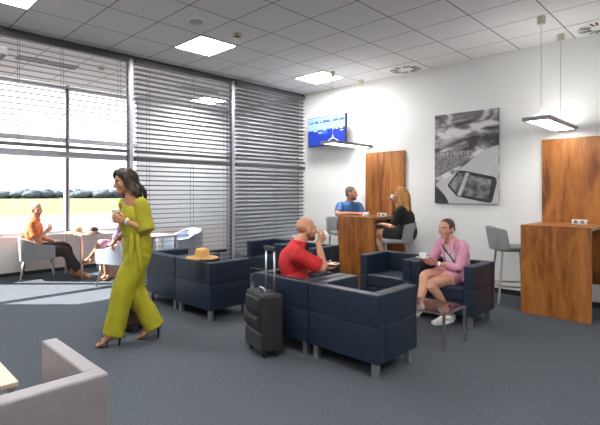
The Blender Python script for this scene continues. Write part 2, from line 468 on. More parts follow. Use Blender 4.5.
def swirl(x, y, label):
    t = thing('ceiling_vent', label, 'air vent', (x + TILE / 2, y + TILE / 2, CEIL), 0, 'swirl air vents by the back wall')
    h = TILE / 2 - .01
    obj('plate', box(nb(), -h, h, -h, h, -.008, 0, .002), M['white'], t)
    for k in range(24):
        a = 2 * PI * k / 24
        bm = nb(); r0, r1 = .12, .24
        p0 = V((r0 * math.cos(a), r0 * math.sin(a), -.0095)); p1 = V((r1 * math.cos(a + .18), r1 * math.sin(a + .18), -.0095))
        bar(bm, p0, p1, .022, .004)
        obj('slot', bm, M['black'] if k % 3 else M['alu'], t)
    return t
swirl(*g(2, 5), 'round swirl air vent in the ceiling above the tall dark picture')
swirl(*g(6, 5), 'round swirl air vent above the hanging lamp and bar table with no one at it')
t = thing('ceiling_speaker', 'round grey ceiling speaker beside the panel light and smoke detector', 'speaker', (1.75, -4.0, CEIL))
obj('rim', lathe(nb(), [(.105, 0), (.105, -.006), (.09, -.012), (.088, -.004)], seg=32), M['white'], t)
obj('grille', lathe(nb(), [(.088, -.001), (.088, -.009), (.05, -.013), (.002, -.014)], seg=32), M['pendbody'], t)
def detector(x, y, label):
    t = thing('smoke_detector', label, 'smoke detector', (x, y, CEIL), 0, 'smoke detectors')
    obj('base', lathe(nb(), [(.055, 0), (.055, -.02), (.05, -.026)], seg=24), M['cream'], t)
    obj('sensor', lathe(nb(), [(.046, -.026), (.042, -.05), (.026, -.062), (.001, -.064)], seg=24), M['cream'], t)
    obj('sensor_ring', lathe(nb(), [(.047, -.034), (.047, -.043)], seg=24), M['rail'], t)
detector(1.74, -3.36, 'cream smoke detector between the round speaker and first panel light')
detector(-.79, -4.0, 'smoke detector over the window strip seen through the short blind')
def grille(x, y, n, label):
    t = thing('ceiling_grille', label, 'air vent', (x, y, CEIL), 0, 'long grey grilles over the window strip')
    for i in range(n):
        p = obj('panel', box(nb(), -.11, .11, i * .46 - n * .23 + .01, i * .46 - n * .23 + .45, -.01, 0, .002), M['pendbody'], t)
        bm = nb()
        for k in range(9): box(bm, -.1 + k * .022, -.09 + k * .022, i * .46 - n * .23 + .02, i * .46 - n * .23 + .44, -.014, -.01)
        obj('grille_slats', bm, M['greyfab'], p)
grille(-1.1, -4.72, 2, 'pair of long grey grilles over the window strip behind the short blind')
grille(-1.05, -1.9, 2, 'pair of long grey grilles over the window strip behind the middle blind')

def pendant(x, y, label, ln=1.22, w=.27, z=2.25):
    """x, y: middle of the fitting"""
    t = thing('pendant_lamp', label, 'pendant lamp', (x, y, z), 0, 'flat hanging lamps')
    h, L = w / 2, ln / 2
    bm = nb()
    for a in ((-h, -h + .025, -L, L), (h - .025, h, -L, L), (-h + .025, h - .025, -L, -L + .03), (-h + .025, h - .025, L - .03, L)):
        box(bm, a[0], a[1], a[2], a[3], 0, .045, .003)
    obj('frame', bm, M['pendbody'], t)
    obj('diffuser', box(nb(), -h + .025, h - .025, -L + .03, L - .03, .008, .016), M['pendant'], t)
    obj('lamp_top', box(nb(), -h + .025, h - .025, -L + .03, L - .03, .02, .04), M['uplight'], t)
    for yy in (-.42, .42):
        bm = nb(); tube(bm, [(0, yy, .12), (0, yy, CEIL - z - .05)], .0035, 6)
        cb = obj('cable', bm, M['chrome'], t)
        bm = nb()
        for sx in (-1, 1): tube(bm, [(0, yy, .12), (sx * (h - .012), yy, .042)], .003, 6)
        tube(bm, [(0, yy, .10), (0, yy, .15)], .009, 8)
        obj('bracket', bm, M['white'], cb)
        obj('ceiling_cup', lathe(nb(), [(.035, 0), (.042, -.0), (.04, -.085), (.03, -.09)], (0, yy, CEIL - z), 16), M['cream'], t)
    return t
pendant(1.50, -.60, 'flat hanging lamp over the bar table where two people sit', 1.15)
pendant(4.465, -.72, 'flat hanging lamp over the bar table with no one at it', 1.26)
pendant(2.985, -6.98, 'end of a hanging lamp above the small wooden table by the mauve grey armchair', 1.22)

# ------------------------------------------------------------------ wall things
t = thing('wall_screen', 'flat blue information screen on an arm in the room corner', 'screen', (.78, -.22, 2.62), -5)
W, Hh = .455, .268
obj('bezel', box(nb(), -W - .012, W + .012, -.02, .03, -Hh - .014, Hh + .012, .004), M['black'], t)
d = obj('display', box(nb(), -W, W, -.0225, -.0195, -Hh, Hh), M['screenblue'], t)
obj('light_band', box(nb(), -W, W, -.024, -.0225, .03, Hh), M['screenlight'], d)
obj('header_band', box(nb(), -W * .98, W * .98, -.025, -.024, .155, .20), M['screenmid'], d)
obj('middle_band', box(nb(), -W * .4, W * .1, -.0255, -.024, -.06, .02), M['screenmid'], d)
bm = nb(); rr = random.Random(5)
for row in range(7):
    z = .225 - row * .042
    x = -W + .03
    while x < W - .08:
        w = rr.choice([.03, .05, .07, .1])
        if rr.random() < .62: box(bm, x, min(x + w, W - .02), -.0268, -.025, z - .007, z + .007)
        x += w + rr.choice([.02, .04, .09])
obj('text_rows', bm, M['screenwhite'], d)
bm = nb(); box(bm, -.12, .12, .03, .05, -.12, .12); box(bm, -.03, .03, .05, .2, -.03, .03)
obj('wall_arm', bm, M['black'], t); 

# black and white canvas print
t = thing('wall_picture', 'tall black and white aircraft photograph hanging on the back wall', 'picture', (3.21, -.005, 1.975))
pw, ph = .46, .695
def bwcloud():
    m, nt, b = new_mat('printed clouds'); b.inputs['Roughness'].default_value = .5
    tc = nt.nodes.new('ShaderNodeTexCoord'); mp = nt.nodes.new('ShaderNodeMapping'); mp.inputs['Scale'].default_value = (2.0, 1, 4.4); mp.inputs['Rotation'].default_value = (0, .28, 0); mp.inputs['Location'].default_value = (.7, 0, .3)
    n = nt.nodes.new('ShaderNodeTexNoise'); n.inputs['Scale'].default_value = 1.3; n.inputs['Detail'].default_value = 8; n.inputs['Distortion'].default_value = .6
    r = nt.nodes.new('ShaderNodeValToRGB'); e = r.color_ramp.elements
    e[0].position = .40; e[0].color = (.045, .04, .045, 1); e[1].position = .60; e[1].color = (.66, .64, .66, 1)
    k = e.new(.49); k.color = (.20, .185, .20, 1)
    nt.links.new(tc.outputs['Object'], mp.inputs[0]); nt.links.new(mp.outputs[0], n.inputs[0]); nt.links.new(n.outputs[0], r.inputs[0]); nt.links.new(r.outputs[0], b.inputs['Base Color'])
    return m
M['bw'] = bwcloud()
M['bwlight'] = pm('printed pale fuselage', (.50, .49, .51), .5, noise=.14, scale=3)
M['bwmid'] = pm('printed mid grey', (.20, .19, .20), .5, noise=.5, scale=18)
M['bwdark'] = pm('printed dark grey', (.03, .028, .032), .5, noise=.4, scale=20)
M['bwpane'] = pm('printed cockpit reflections', (.16, .155, .165), .5, noise=.9, scale=9)
obj('canvas', box(nb(), -pw, pw, -.03, 0, -ph, ph, .002), M['bw'], t)
U = lambda u, w, d: V((-pw + u * 2 * pw, d, ph - w * 2 * ph))      # u, w: 0..1 from the picture's upper corner
obj('printed_ground', prism(nb(), [(.0, .42), (.65, .42), (.55, .52), (.3, .62), (.0, .72)], -.0312, -.03, U), M['bwmid'], t)
obj('printed_shadow', prism(nb(), [(.0, .84), (.12, .84), (.24, 1.0), (.0, 1.0)], -.0312, -.03, U), M['bwdark'], t)
fu = obj('printed_fuselage', prism(nb(), [(1, .385), (.9, .405), (.8, .435), (.7, .475), (.6, .525), (.5, .58), (.4, .635), (.28, .69), (.15, .73), (.06, .755), (.025, .775), (.03, .80), (.09, .85), (.17, .91), (.22, .96), (.25, 1.0), (1, 1)], -.0325, -.0312, U), M['bwlight'], t)
obj('printed_window_frame', prism(nb(), [(.38, .645), (.42, .635), (.5, .642), (.93, .712), (.97, .73), (.975, .78), (.91, .97), (.88, .988), (.82, .985), (.42, .928), (.36, .915), (.225, .81), (.225, .79)], -.0333, -.0325, U), M['bwdark'], fu)
obj('printed_window_post', prism(nb(), [(.515, .662), (.57, .67), (.43, .92), (.375, .905)], -.0341, -.0333, U), M['bwlight'], fu)
obj('printed_pane', prism(nb(), [(.39, .66), (.5, .675), (.36, .885), (.25, .80)], -.0341, -.0333, U), M['bwpane'], fu)
obj('printed_pane', prism(nb(), [(.57, .69), (.9, .745), (.85, .955), (.44, .905)], -.0341, -.0333, U), M['bwpane'], fu)
bm = nb()
for i in range(9):
    u = .1 + i * .055
    box(bm, -pw + u * 2 * pw, -pw + (u + .02) * 2 * pw, -.0318, -.0312, ph - .46 * 2 * ph, ph - (.425 + .02 * (i % 2)) * 2 * ph)
obj('printed_skyline', bm, M['bwlight'], t)

# ------------------------------------------------------------------ bar tables with tall panels
def bar_table(x0, x1, yf, zt, label):
    t = thing('bar_table', label, 'bar table', ((x0 + x1) / 2, yf, 0), 0, 'walnut bar tables')
    h = (x1 - x0) / 2
    obj('front_panel', box(nb(), -h, h, 0, .045, 0, zt - .04, .003), M['wood'], t)
    obj('top', box(nb(), -h, h, -.003, -yf - .045, zt - .04, zt, .003), M['wood'], t)
    obj('brace', box(nb(), -.02, .02, .045, -yf - .05, .5, zt - .041), M['greyfab'], t)
bar_table(1.57, 2.24, -.97, 1.06, 'walnut bar table with the blue shirted man and blonde woman')
bar_table(4.205, 4.885, -.95, 1.06, 'walnut bar table at the right wall with empty stools')
def wpanel(x0, x1, label):
    o = obj('wall_panel', box(nb(), x0, x1, -.042, -.002, .3, 2.16, .003), M['wood'])
    tag(o, label, 'wall panel', 'tall walnut wall panels')
wpanel(1.50, 2.24, 'tall walnut panel on the wall behind the blue shirted man')
wpanel(4.20, 4.96, 'tall walnut panel on the wall above the empty bar table')

# ------------------------------------------------------------------ club armchairs
def armchair(name, label, mat, seam, loc, rz, W=.68, D=.62, H=.66, th=.10):
    """faces local -Y, base at the middle of the footprint"""
    t = thing(name, label, 'armchair', loc, rz, None)
    w, d, zb, zs = W / 2, D / 2, .125, .405
    def wall(nm, x0, x1, y0, y1):
        bm = nb(); box(bm, x0, x1, y0, y1, zb, zs - .0015, .010, 2); box(bm, x0, x1, y0, y1, zs + .0015, H, .014, 3)
        o = obj(nm, bm, mat, t); auto(o, 50)
        e = .0012
        obj('seam', box(nb(), x0 + .006 - e, x1 - .006 + e, y0 + .006 - e, y1 - .006 + e, zs - .003, zs + .003), seam, o)
        return o
    wall('backrest', -w, w, d - th, d)
    wall('armrest', -w, -w + th, -d, d - th - .001)
    wall('armrest', w - th, w, -d, d - th - .001)
    bm = nb(); box(bm, -w + th + .002, w - th - .002, -d + .008, d - th - .002, .125, .27, .012, 2)
    auto(obj('seat_base', bm, mat, t), 50)
    bm = nb(); box(bm, -w + th + .003, w - th - .003, -d + .002, d - th - .003, .272, .425, .03, 4)
    auto(obj('seat', bm, mat, t), 60)
    for sx in (-1, 1):
        for sy in (-1, 1):
            obj('leg', box(nb(), sx * (w - .055) - .024, sx * (w - .055) + .024, sy * (d - .055) - .024, sy * (d - .055) + .024, 0, zb + .01, .003), M['chrome'], t)
    return t
G1 = 'navy club armchairs'
def navy(label, x0, y0, facing):
    if not NAVY: a = armchair('armchair', label, M['navy'], M['seam'], (x0 + .34, y0 + .31, 0), 0); NAVY.append(a); a['group'] = G1; a.rotation_euler.z = PI if facing > 0 else 0; return a
    return dup(NAVY[0], (x0 + .34, y0 + .31, 0), 180 if facing > 0 else 0, label)
NAVY = []
navy('navy leather armchair with its back to us, empty, largest of them', 3.445, -4.035, 1)
navy('navy leather armchair in which the man in red sits', 2.755, -4.035, 1)
navy('navy leather armchair in which the woman in pink sits', 3.425, -2.13, -1)
navy('empty navy leather armchair beside the woman in pink', 2.735, -2.13, -1)
navy('navy leather armchair with black straps hanging over its back', 1.37, -4.035, 1)
navy('navy leather armchair just behind the yellow green jumpsuit', .68, -4.035, 1)
navy('empty navy leather armchair against the corner blind, facing us', .63, -2.15, -1)
navy('navy leather armchair behind the head of the man in red', 1.32, -2.15, -1)
armchair('armchair', 'mauve grey leather armchair cut off at the lower left corner', M['greyleather'], M['greyleather'], (3.83, -6.57, 0), -90, H=.675, th=.08)

# ------------------------------------------------------------------ low tables
def glass_table(x0, x1, y0, y1, z, label):
    t = thing('coffee_table', label, 'coffee table', ((x0 + x1) / 2, (y0 + y1) / 2, 0), 0, 'low glass coffee tables')
    a, b, s = (x1 - x0) / 2, (y1 - y0) / 2, .022
    for sx in (-1, 1):
        for sy in (-1, 1):
            obj('leg', box(nb(), sx * (a - s / 2) - s / 2, sx * (a - s / 2) + s / 2, sy * (b - s / 2) - s / 2, sy * (b - s / 2) + s / 2, 0, z - .022, .002), M['chrome'], t)
    bm = nb()
    for sy in (-1, 1): box(bm, -a, a, sy * (b - s / 2) - s / 2, sy * (b - s / 2) + s / 2, z - .022, z - .003, .002)
    for sx in (-1, 1): box(bm, sx * (a - s / 2) - s / 2, sx * (a - s / 2) + s / 2, -b + s, b - s, z - .022, z - .003, .002)
    obj('frame', bm, M['chrome'], t)
    obj('glass_top', box(nb(), -a + .004, a - .004, -b + .004, b - .004, z - .003, z + .006), M['tableglass'], t)
glass_table(3.28, 4.18, -3.0, -2.52, .345, 'low smoked glass coffee table beside the white sneaker')
glass_table(.75, 1.55, -3.05, -2.55, .345, 'low glass coffee table between the facing armchairs by the corner blind')

def side_table(cx, cy, sx, sy, z, rz, label, inset=.03):
    t = thing('side_table', label, 'table', (cx, cy, 0), rz, None)
    a, b = sx / 2, sy / 2
    obj('top', box(nb(), -a, a, -b, b, z - .025, z, .003), M['tabletop'], t)
    for i in (-1, 1):
        for j in (-1, 1):
            obj('leg', box(nb(), i * (a - inset) - .016, i * (a - inset) + .016, j * (b - inset) - .016, j * (b - inset) + .016, 0, z - .025, .002), M['chrome'], t)
    return t
side_table(3.08, -6.72, .66, .66, .45, 0, 'corner of a low wooden table in front of the mauve grey armchair')
side_table(-1.72, -3.78, .78, .66, .74, 0, 'wooden table by the window holding two hats')
side_table(-.55, -3.17, .66, .50, .74, 0, 'wooden table behind the middle blind beside the walking woman')

# ------------------------------------------------------------------ tub chairs and bar stools
def tub_chair(name, label, mat, loc, rz, seatz=.44, top=.72, w=.29, d=.27):
    """faces +Y"""
    t = thing(name, label, 'chair', loc, rz, None)
    bm = nb(); box(bm, -w + .05, w - .05, -d + .03, d, seatz - .085, seatz, .03, 3)
    auto(obj('seat', bm, mat, t), 60)
    # wrap-round shell: arms falling towards the front
    path = [(w, d), (w, d * .3), (w, -d * .5), (w * .8, -d * .93), (w * .4, -d * 1.05), (0, -d * 1.08), (-w * .4, -d * 1.05), (-w * .8, -d * .93), (-w, -d * .5), (-w, d * .3), (-w, d)]
    tops = [top - .15, top - .135, top - .05, top - .01, top, top, top, top - .01, top - .05, top - .135, top - .15]
    bm = nb(); rows = []
    n = len(path)
    for i, ((x, y), tz) in enumerate(zip(path, tops)):
        a = V(path[min(i + 1, n - 1)]) - V(path[max(i - 1, 0)]); nrm = V((a.y, -a.x)).normalized() * .0225
        fl = 1.0
        q = []
        zb = seatz - .13 + (.03 if abs(x) >= w * .99 else 0)
        sk = .92
        for ox, z in ((1, zb), (1, tz), (-1, tz), (-1, zb)):
            s = sk if z == zb else 1.0
            q.append(bm.verts.new(((x + nrm.x * ox) * s, (y + nrm.y * ox) * s if y < 0 else (y + nrm.y * ox), z)))
        rows.append(q)
    for i in range(n - 1):
        for k in range(4):
            m = (k + 1) % 4; bm.faces.new((rows[i][k], rows[i][m], rows[i + 1][m], rows[i + 1][k]))
    bm.faces.new(rows[0]); bm.faces.new(list(reversed(rows[-1])))
    o = obj('backrest', bm, mat, t, True)
    b = o.modifiers.new('round', 'BEVEL'); b.width = .012; b.segments = 2; b.limit_method = 'ANGLE'
    auto(o, 50)
    for sx in (-1, 1):
        for sy in (-1, 1):
            bm = nb(); loft(bm, [(sx * (w - .07), sy * (d - .07), seatz - .08), (sx * (w - .015), sy * (d - .01), 0.0)], [.018, .012], None, 10, 1, 0)
            obj('leg', bm, M['chrome'], t, True)
    return t
tub_chair('tub_chair', 'grey tub chair in which the man in orange sits', M['greyfab'], (-1.93, -4.60, 0), -20)
tub_chair('tub_chair', 'pale blue grey tub chair beside the walking woman, turned to the table', M['bluegrey'], (-.54, -3.78, 0), 118)
tub_chair('tub_chair', 'pale tub chair seen through the slats behind the straw hat', M['bluegrey'], (-.60, -2.55, 0), 175, top=.80)

def bar_stool(label, loc, rz):
    """faces +Y; seat at 0.75 m"""
    t = thing('bar_stool', label, 'bar stool', loc, rz, 'grey bar stools')
    bm = nb(); box(bm, -.20, .20, -.19, .20, .69, .75, .025, 3)
    auto(obj('seat', bm, M['greyfab'], t), 60)
    bm = nb(); rows = []
    path = [(.212, -.06), (.205, -.13), (.17, -.19), (.08, -.222), (0, -.230), (-.08, -.222), (-.17, -.19), (-.205, -.13), (-.212, -.06)]
    tz = [.965, .99, 1.0, 1.0, 1.0, 1.0, 1.0, .99, .965]
    n = len(path)
    for i, (x, y) in enumerate(path):
        a = V(path[min(i + 1, n - 1)]) - V(path[max(i - 1, 0)]); nr = V((a.y, -a.x)).normalized() * .018
        rows.append([bm.verts.new((x + nr.x * s, (y + nr.y * s) - (.05 if z > .9 else 0), z)) for s, z in ((1, .70), (1, tz[i]), (-1, tz[i]), (-1, .70))])
    for i in range(n - 1):
        for k in range(4):
            m = (k + 1) % 4; bm.faces.new((rows[i][k], rows[i][m], rows[i + 1][m], rows[i + 1][k]))
    bm.faces.new(rows[0]); bm.faces.new(list(reversed(rows[-1])))
    o = obj('backrest', bm, M['greyfab'], t)
    b = o.modifiers.new('round', 'BEVEL'); b.width = .01; b.segments = 2; b.limit_method = 'ANGLE'
    auto(o, 50)
    for sx in (-1, 1):
        for sy in (-1, 1):
            bm = nb(); bar(bm, (sx * .15, sy * .14, .695), (sx * .20, sy * .20, 0), .022)
            obj('leg', bm, M['chrome'], t)
    bm = nb()
    for sy in (-1, 1): bar(bm, (-.185, sy * .18, .24), (.185, sy * .18, .24), .018)
    for sx in (-1, 1): bar(bm, (sx * .185, -.18, .24), (sx * .185, .18, .24), .018)
    obj('footrest', bm, M['chrome'], t)
    return t
s0 = bar_stool('grey bar stool pulled up to the empty walnut bar table, picture side', (3.97, -.50, 0), -58)
dup(s0, (5.14, -.52, 0), 90, 'bar stool cut off by the photo edge beyond the empty bar table')
dup(s0, (1.22, -.36, 0), -112, 'grey bar stool under the man in the blue shirt')
dup(s0, (2.50, -.80, 0), 122, 'grey bar stool under the blonde woman in black')

# ------------------------------------------------------------------ people
def ik(a, b, l1, l2, pole):
    a, b, pole = V(a), V(b), V(pole); d = b - a; L = d.length
    if L > (l1 + l2) * .995: b = a + d.normalized() * (l1 + l2) * .995; d = b - a; L = d.length
    k = (l1 * l1 - l2 * l2 + L * L) / (2 * L); h = math.sqrt(max(l1 * l1 - k * k, 0))
    t = d.normalized(); p = pole - a; p = p - t * p.dot(t)
    if p.length < 1e-5: p = V((0, 0, 1))
    return a + t * k + p.normalized() * h, b

def part_way(pts, f):
    """the first share f of a polyline"""
    pts = [V(p) for p in pts]; L = [(pts[i + 1] - pts[i]).length for i in range(len(pts) - 1)]
    T = sum(L) * f; out = [pts[0]]
    for i, l in enumerate(L):
        if T > l + 1e-6: out.append(pts[i + 1]); T -= l
        else: out.append(pts[i].lerp(pts[i + 1], T / l)); break
    return out

def hand(bm, w, hd, pn, right, curl=35, s=1.0, spread=1.0):
    w, hd, pn = V(w), V(hd).normalized(), V(pn).normalized()
    pn = (pn - hd * pn.dot(hd)).normalized()
    td = hd.cross(pn) * (1 if right else -1)
    loft(bm, [w - hd * .02 * s, w + hd * .02 * s, w + hd * .06 * s, w + hd * .092 * s], [(.026 * s, .019 * s), (.033 * s, .017 * s), (.042 * s, .016 * s), (.040 * s, .012 * s)], td, 12, 3, .5)
    for i, (o, ln) in enumerate(((.0335, .070), (.0115, .079), (-.0105, .074), (-.032, .058))):
        p = w + hd * (.082 - abs(o) * .15) * s + td * o * s
        pts = [p]; d = (hd + td * o * 2.2 * spread).normalized()
        for f, c in ((.44, curl * .5), (.31, curl), (.25, curl * .8)):
            a = math.radians(c); d = (d * math.cos(a) + pn * math.sin(a))
            pr = (pn - d * pn.dot(d))
            pts.append(pts[-1] + d.normalized() * ln * f * s); d.normalize()
            if pr.length > .2: pass
        loft(bm, pts, [.0092 * s, .0088 * s, .008 * s, .0068 * s], None, 8, 2, 1)
    p = w + hd * .022 * s + td * .026 * s
    d1 = (td * .75 + hd * .75 + pn * .25).normalized(); d2 = (td * .25 + hd * .9 + pn * .45).normalized()
    loft(bm, [p, p + d1 * .038 * s, p + d1 * .038 * s + d2 * .032 * s, p + d1 * .04 * s + d2 * .056 * s], [.014 * s, .012 * s, .0105 * s, .0085 * s], None, 8, 2, 1)

class Person:
    def __init__(P, name, label, loc, rz, skin, J, male=False, group=None, s=1.0):
        P.t = thing(name, label, 'person', loc, rz, group)
        P.J = J; P.male = male; P.skin = skin
        k = 1.08 if male else 1.0
        sh = J['sh']                      # (left, right)
        lat = (V(sh[1]) - V(sh[0])).normalized(); P.lat = lat
        hips = [V(h) for h in J['hip']]; P.hiplat = (hips[1] - hips[0]).normalized()
        P.spine = [V(p) for p in J['spine']]          # pelvis low, hip, waist, chest, shoulder line, neck base
        if male: P.srad = [(.13, .095), (.165, .115), (.155, .115), (.172, .125), (.155, .088), (.068, .064)]
        else: P.srad = [(.12, .09), (.17, .115), (.128, .098), (.148, .112), (.125, .074), (.056, .054)]
        P.srad = [(a * J.get('girth', 1), b * J.get('girth', 1)) for a, b in P.srad]
        c, f = V(J['head']), V(J['look']).normalized(); u = V(J.get('up', (0, 0, 1))); u = (u - f * u.dot(f)).normalized(); r = f.cross(u)
        P.hc, P.ax = c, (r, f, u)
        P.hs = J.get('hs', 1.0)
        H = P.H
        bm = nb()
        loft(bm, P.spine, P.srad, lat, 18, 4, .5)
        # neck and head
        nr = .060 if male else .048
        loft(bm, [P.spine[-1] - V((0, 0, .03)), P.spine[-1] + V((0, 0, .01)), H(0, -.022, -.07), H(0, -.015, -.02)], [nr * 1.25, nr * 1.02, nr * .96, nr * .95], lat, 14, 3, .3)
        e = lambda x, y, z, a, b, d: ell(bm, H(x, y, z), (a * P.hs, b * P.hs, d * P.hs), P.ax)
        e(0, -.014, .032, .074, .094, .084)
        e(0, .026, -.022, .060, .066, .082)
        e(0, .058, -.084, .031, .030, .026)
        e(0, .030, -.07, .048, .045, .036)
        e(0, .074, .024, .046, .018, .013)
        for sx in (-1, 1):
            e(sx * .036, .062, -.026, .022, .024, .022)
            e(sx * .077, -.006, -.010, .016, .024, .036)
        loft(bm, [H(0, .086, .014), H(0, .100, -.012), H(0, .108, -.028)], [.009 * P.hs, .0125 * P.hs, .015 * P.hs], r, 10, 2, 1)
        # arms
        P.arm = []
        ar = [.062, .052, .044, .044, .040, .027] if male else [.050, .042, .036, .036, .033, .023]
        l1, l2 = (.29, .265) if male else (.265, .245)
        l1 *= s; l2 *= s
        for i in (0, 1):
            elb, wr = ik(sh[i], J['wrist'][i], l1, l2, J['elbow'][i])
            S = V(sh[i]); P.arm.append((S, elb, wr))
            inn = S - lat * (1 if i else -1) * .05 + V((0, 0, -.01))
            loft(bm, [inn, S, S.lerp(elb, .45), elb, elb.lerp(wr, .35), wr], ar, None, 12, 3, .6)
            hand(bm, wr, J['hd'][i], J['pn'][i], bool(i), J['curl'][i], 1.06 if male else .95)
        # legs
        P.leg = []
        lr = [.092, .085, .062, .056, .034] if male else [.086, .078, .055, .050, .031]
        for i in (0, 1):
            kn, an = ik(hips[i], J['ankle'][i], .43 * s * J.get('legs', 1), .42 * s * J.get('legs', 1), J['knee'][i])
            P.leg.append((hips[i], kn, an))
            back = (kn - (hips[i] + an) / 2)
            back = -back.normalized() * .012 if back.length > 1e-4 else V((0, 0, 0))
            loft(bm, [hips[i], hips[i].lerp(kn, .45), kn, kn.lerp(an, .32) + back, an], lr, None, 14, 4, .6)
            td = V(J['toe'][i]); fl = td.length; td = td.normalized()
            heel = an - td * .045 + V((0, 0, -.045)); 
            loft(bm, [heel + V((0, 0, .005)), an + td * .05 + V((0, 0, -.03)) + V((0, 0, td.z * .02)), an + V(J['toe'][i]) + V((0, 0, -.055))], [(.032, .034), (.040, .034), (.040, .016)], td.cross(V((0, 0, 1))), 12, 3, .8)
        P.body = soft('body', bm, skin, P.t, .0048, 3)

    def H(P, x, y, z):
        s = P.hs
        return P.hc + P.ax[0] * (x * s) + P.ax[1] * (y * s) + P.ax[2] * z * s

    def face(P, smile=False, brow=None):
        for sx in (-1, 1):
            bm = nb(); ell(bm, P.H(sx * .029, .0715, .004), (.0125 * P.hs, .0080 * P.hs, .0055 * P.hs), P.ax, 12, 8)
            w = obj('eye', bm, M['eyewhite'], P.t, True)
            bm = nb(); ell(bm, P.H(sx * .029, .0775, .004), (.0058, .0035, .0055), P.ax, 10, 6)
            obj('iris', bm, M['iris'], w, True)
            bm = nb(); loft(bm, [P.H(sx * .013, .0875, .024), P.H(sx * .029, .0845, .029), P.H(sx * .046, .072, .023)], [(.0055, .004), (.006, .004), (.003, .003)], P.ax[2], 8, 3, 1)
            obj('eyebrow', bm, brow or M['h_dark'], P.t, True)
        bm = nb()
        wd, dz = (.027, .008) if smile else (.021, 0)
        loft(bm, [P.H(-wd, .074, -.053 + dz), P.H(-wd * .5, .084, -.055), P.H(0, .087, -.056), P.H(wd * .5, .084, -.055), P.H(wd, .074, -.053 + dz)], [.003, .006, .0075, .006, .003], P.ax[2], 8, 3, 1)
        m = obj('mouth', bm, M['lip'], P.t, True)
        if smile:
            bm = nb(); loft(bm, [P.H(-.017, .0805, -.0475), P.H(0, .0895, -.0525), P.H(.017, .0805, -.0475)], [(.0015, .0025), (.003, .003), (.0015, .0025)], P.ax[2], 8, 3, 1)
            obj('teeth', bm, M['teeth'], m, True)

    def torso(P, bm, i0, i1, grow, top=None):
        pts = P.spine[i0:i1 + 1]; rad = [(a + grow, b + grow) for a, b in P.srad[i0:i1 + 1]]
        if top is not None: rad[-1] = top
        loft(bm, pts, rad, P.lat, 20, 4, .3)

    def sleeve(P, bm, i, f, r0, r1):
        S, e, w = P.arm[i]
        inn = S - P.lat * (1 if i else -1) * .05
        pts = [inn] + part_way([S, S.lerp(e, .5), e, e.lerp(w, .5), w], f)
        n = len(pts); loft(bm, pts, [r0 + (r1 - r0) * k / (n - 1) for k in range(n)], None, 14, 3, .3)

    def trouser(P, bm, i, f, rads, ext=0):
        h, k, a = P.leg[i]
        pts = part_way([h, h.lerp(k, .5), k, k.lerp(a, .5), a], f)
        if ext: pts.append(pts[-1] + (pts[-1] - pts[-2]).normalized() * ext)
        n = len(pts); r = [rads[min(int(j * len(rads) / n), len(rads) - 1)] for j in range(n)]
        loft(bm, pts, r, None, 18, 4, .12)

    def shoe(P, i, kind, mat, sole=None):
        an = P.leg[i][2]; td = V(P.J['toe'][i]); d = V((td.x, td.y, 0)).normalized(); lt = d.cross(V((0, 0, 1)))
        tip = an + td + V((0, 0, -.055)); heel = an - td.normalized() * .045 + V((0, 0, -.045))
        bm = nb()
        if kind == 'sneaker':
            loft(bm, [heel + V((0, 0, .012)), an + td * .3 + V((0, 0, -.035)), tip.lerp(an, .25) + V((0, 0, -.008)), tip + d * .02], [(.034, .046), (.039, .046), (.043, .030), (.034, .020)], lt, 14, 4, .8)
            o = soft('shoe', bm, mat, P.t, .006, 3)
            bm = nb(); loft(bm, [heel + V((0, 0, -.03)), heel.lerp(tip, .5) + V((0, 0, -.032)), tip + d * .022 + V((0, 0, -.016))], [(.036, .014), (.042, .013), (.037, .013)], lt, 12, 3, .5)
            obj('sole', bm, sole or M['white'], o, True)
            bm = nb()
            for q in (.3, .42, .54): 
                c0 = an + td * q + V((0, 0, -.005 - q * .03)); tube(bm, [c0 - lt * .022, c0 + V((0, 0, .012)), c0 + lt * .022], .004, 6)
            obj('laces', bm, M['white'], o)
        elif kind == 'heel':
            bm2 = nb(); z0 = .008
            tipg = V((tip.x, tip.y, z0)); ball = tipg - d * .055; hl = heel + V((0, 0, -.012))
            loft(bm2, [hl - d * .01, hl + d * .04 + V((0, 0, -.005)), ball + V((0, 0, .004)), tipg + d * .02], [(.027, .008), (.029, .008), (.042, .009), (.030, .008)], lt, 12, 4, .5)
            o = obj('shoe', bm2, mat, P.t, True)
            bm = nb(); loft(bm, [hl + V((0, 0, 0)) - d * .012, V((hl.x, hl.y, 0)) - d * .006], [.017, .008], None, 10, 1, 0)
            obj('heel', bm, mat, o, True)
            bm = nb()
            up = ball + V((0, 0, .018))
            loft(bm, [ball - lt * .044, ball + V((0, 0, .05)) - lt * .02, ball + V((0, 0, .052)) + lt * .02, ball + lt * .044], [(.036, .005)] * 4, d, 8, 3, .3)
            ring = an + V((0, 0, -.005))
            pts = [ring + (lt * math.cos(a) + d * math.sin(a)) * .037 for a in [2 * PI * k / 12 for k in range(13)]]
            loft(bm, pts, [(.011, .004)] * 13, (0, 0, 1), 6, 1, 0)
            loft(bm, [hl + V((0, 0, .01)), hl + V((0, 0, .06)) - d * .004], [(.026, .012), (.022, .010)], lt, 8, 2, .3)
            obj('strap', bm, mat, o, True)
        else:   # open sandal
            loft(bm, [heel + V((0, 0, -.026)), heel.lerp(tip, .5) + V((0, 0, -.028)), tip + d * .02 + V((0, 0, -.014))], [(.040, .011), (.048, .011), (.043, .011)], lt, 12, 3, .5)
            o = obj('shoe', bm, mat, P.t, True)
            bm = nb()
            for q, hgt in ((.12, .02), (.45, -.004), (.72, -.022)):
                c0 = an + td * q + V((0, 0, hgt - .015))
                loft(bm, [c0 - lt * .048 + V((0, 0, -.05)), c0 - lt * .03, c0 + V((0, 0, .010)), c0 + lt * .03, c0 + lt * .048 + V((0, 0, -.05))], [(.016, .005)] * 5, d, 8, 3, .3)
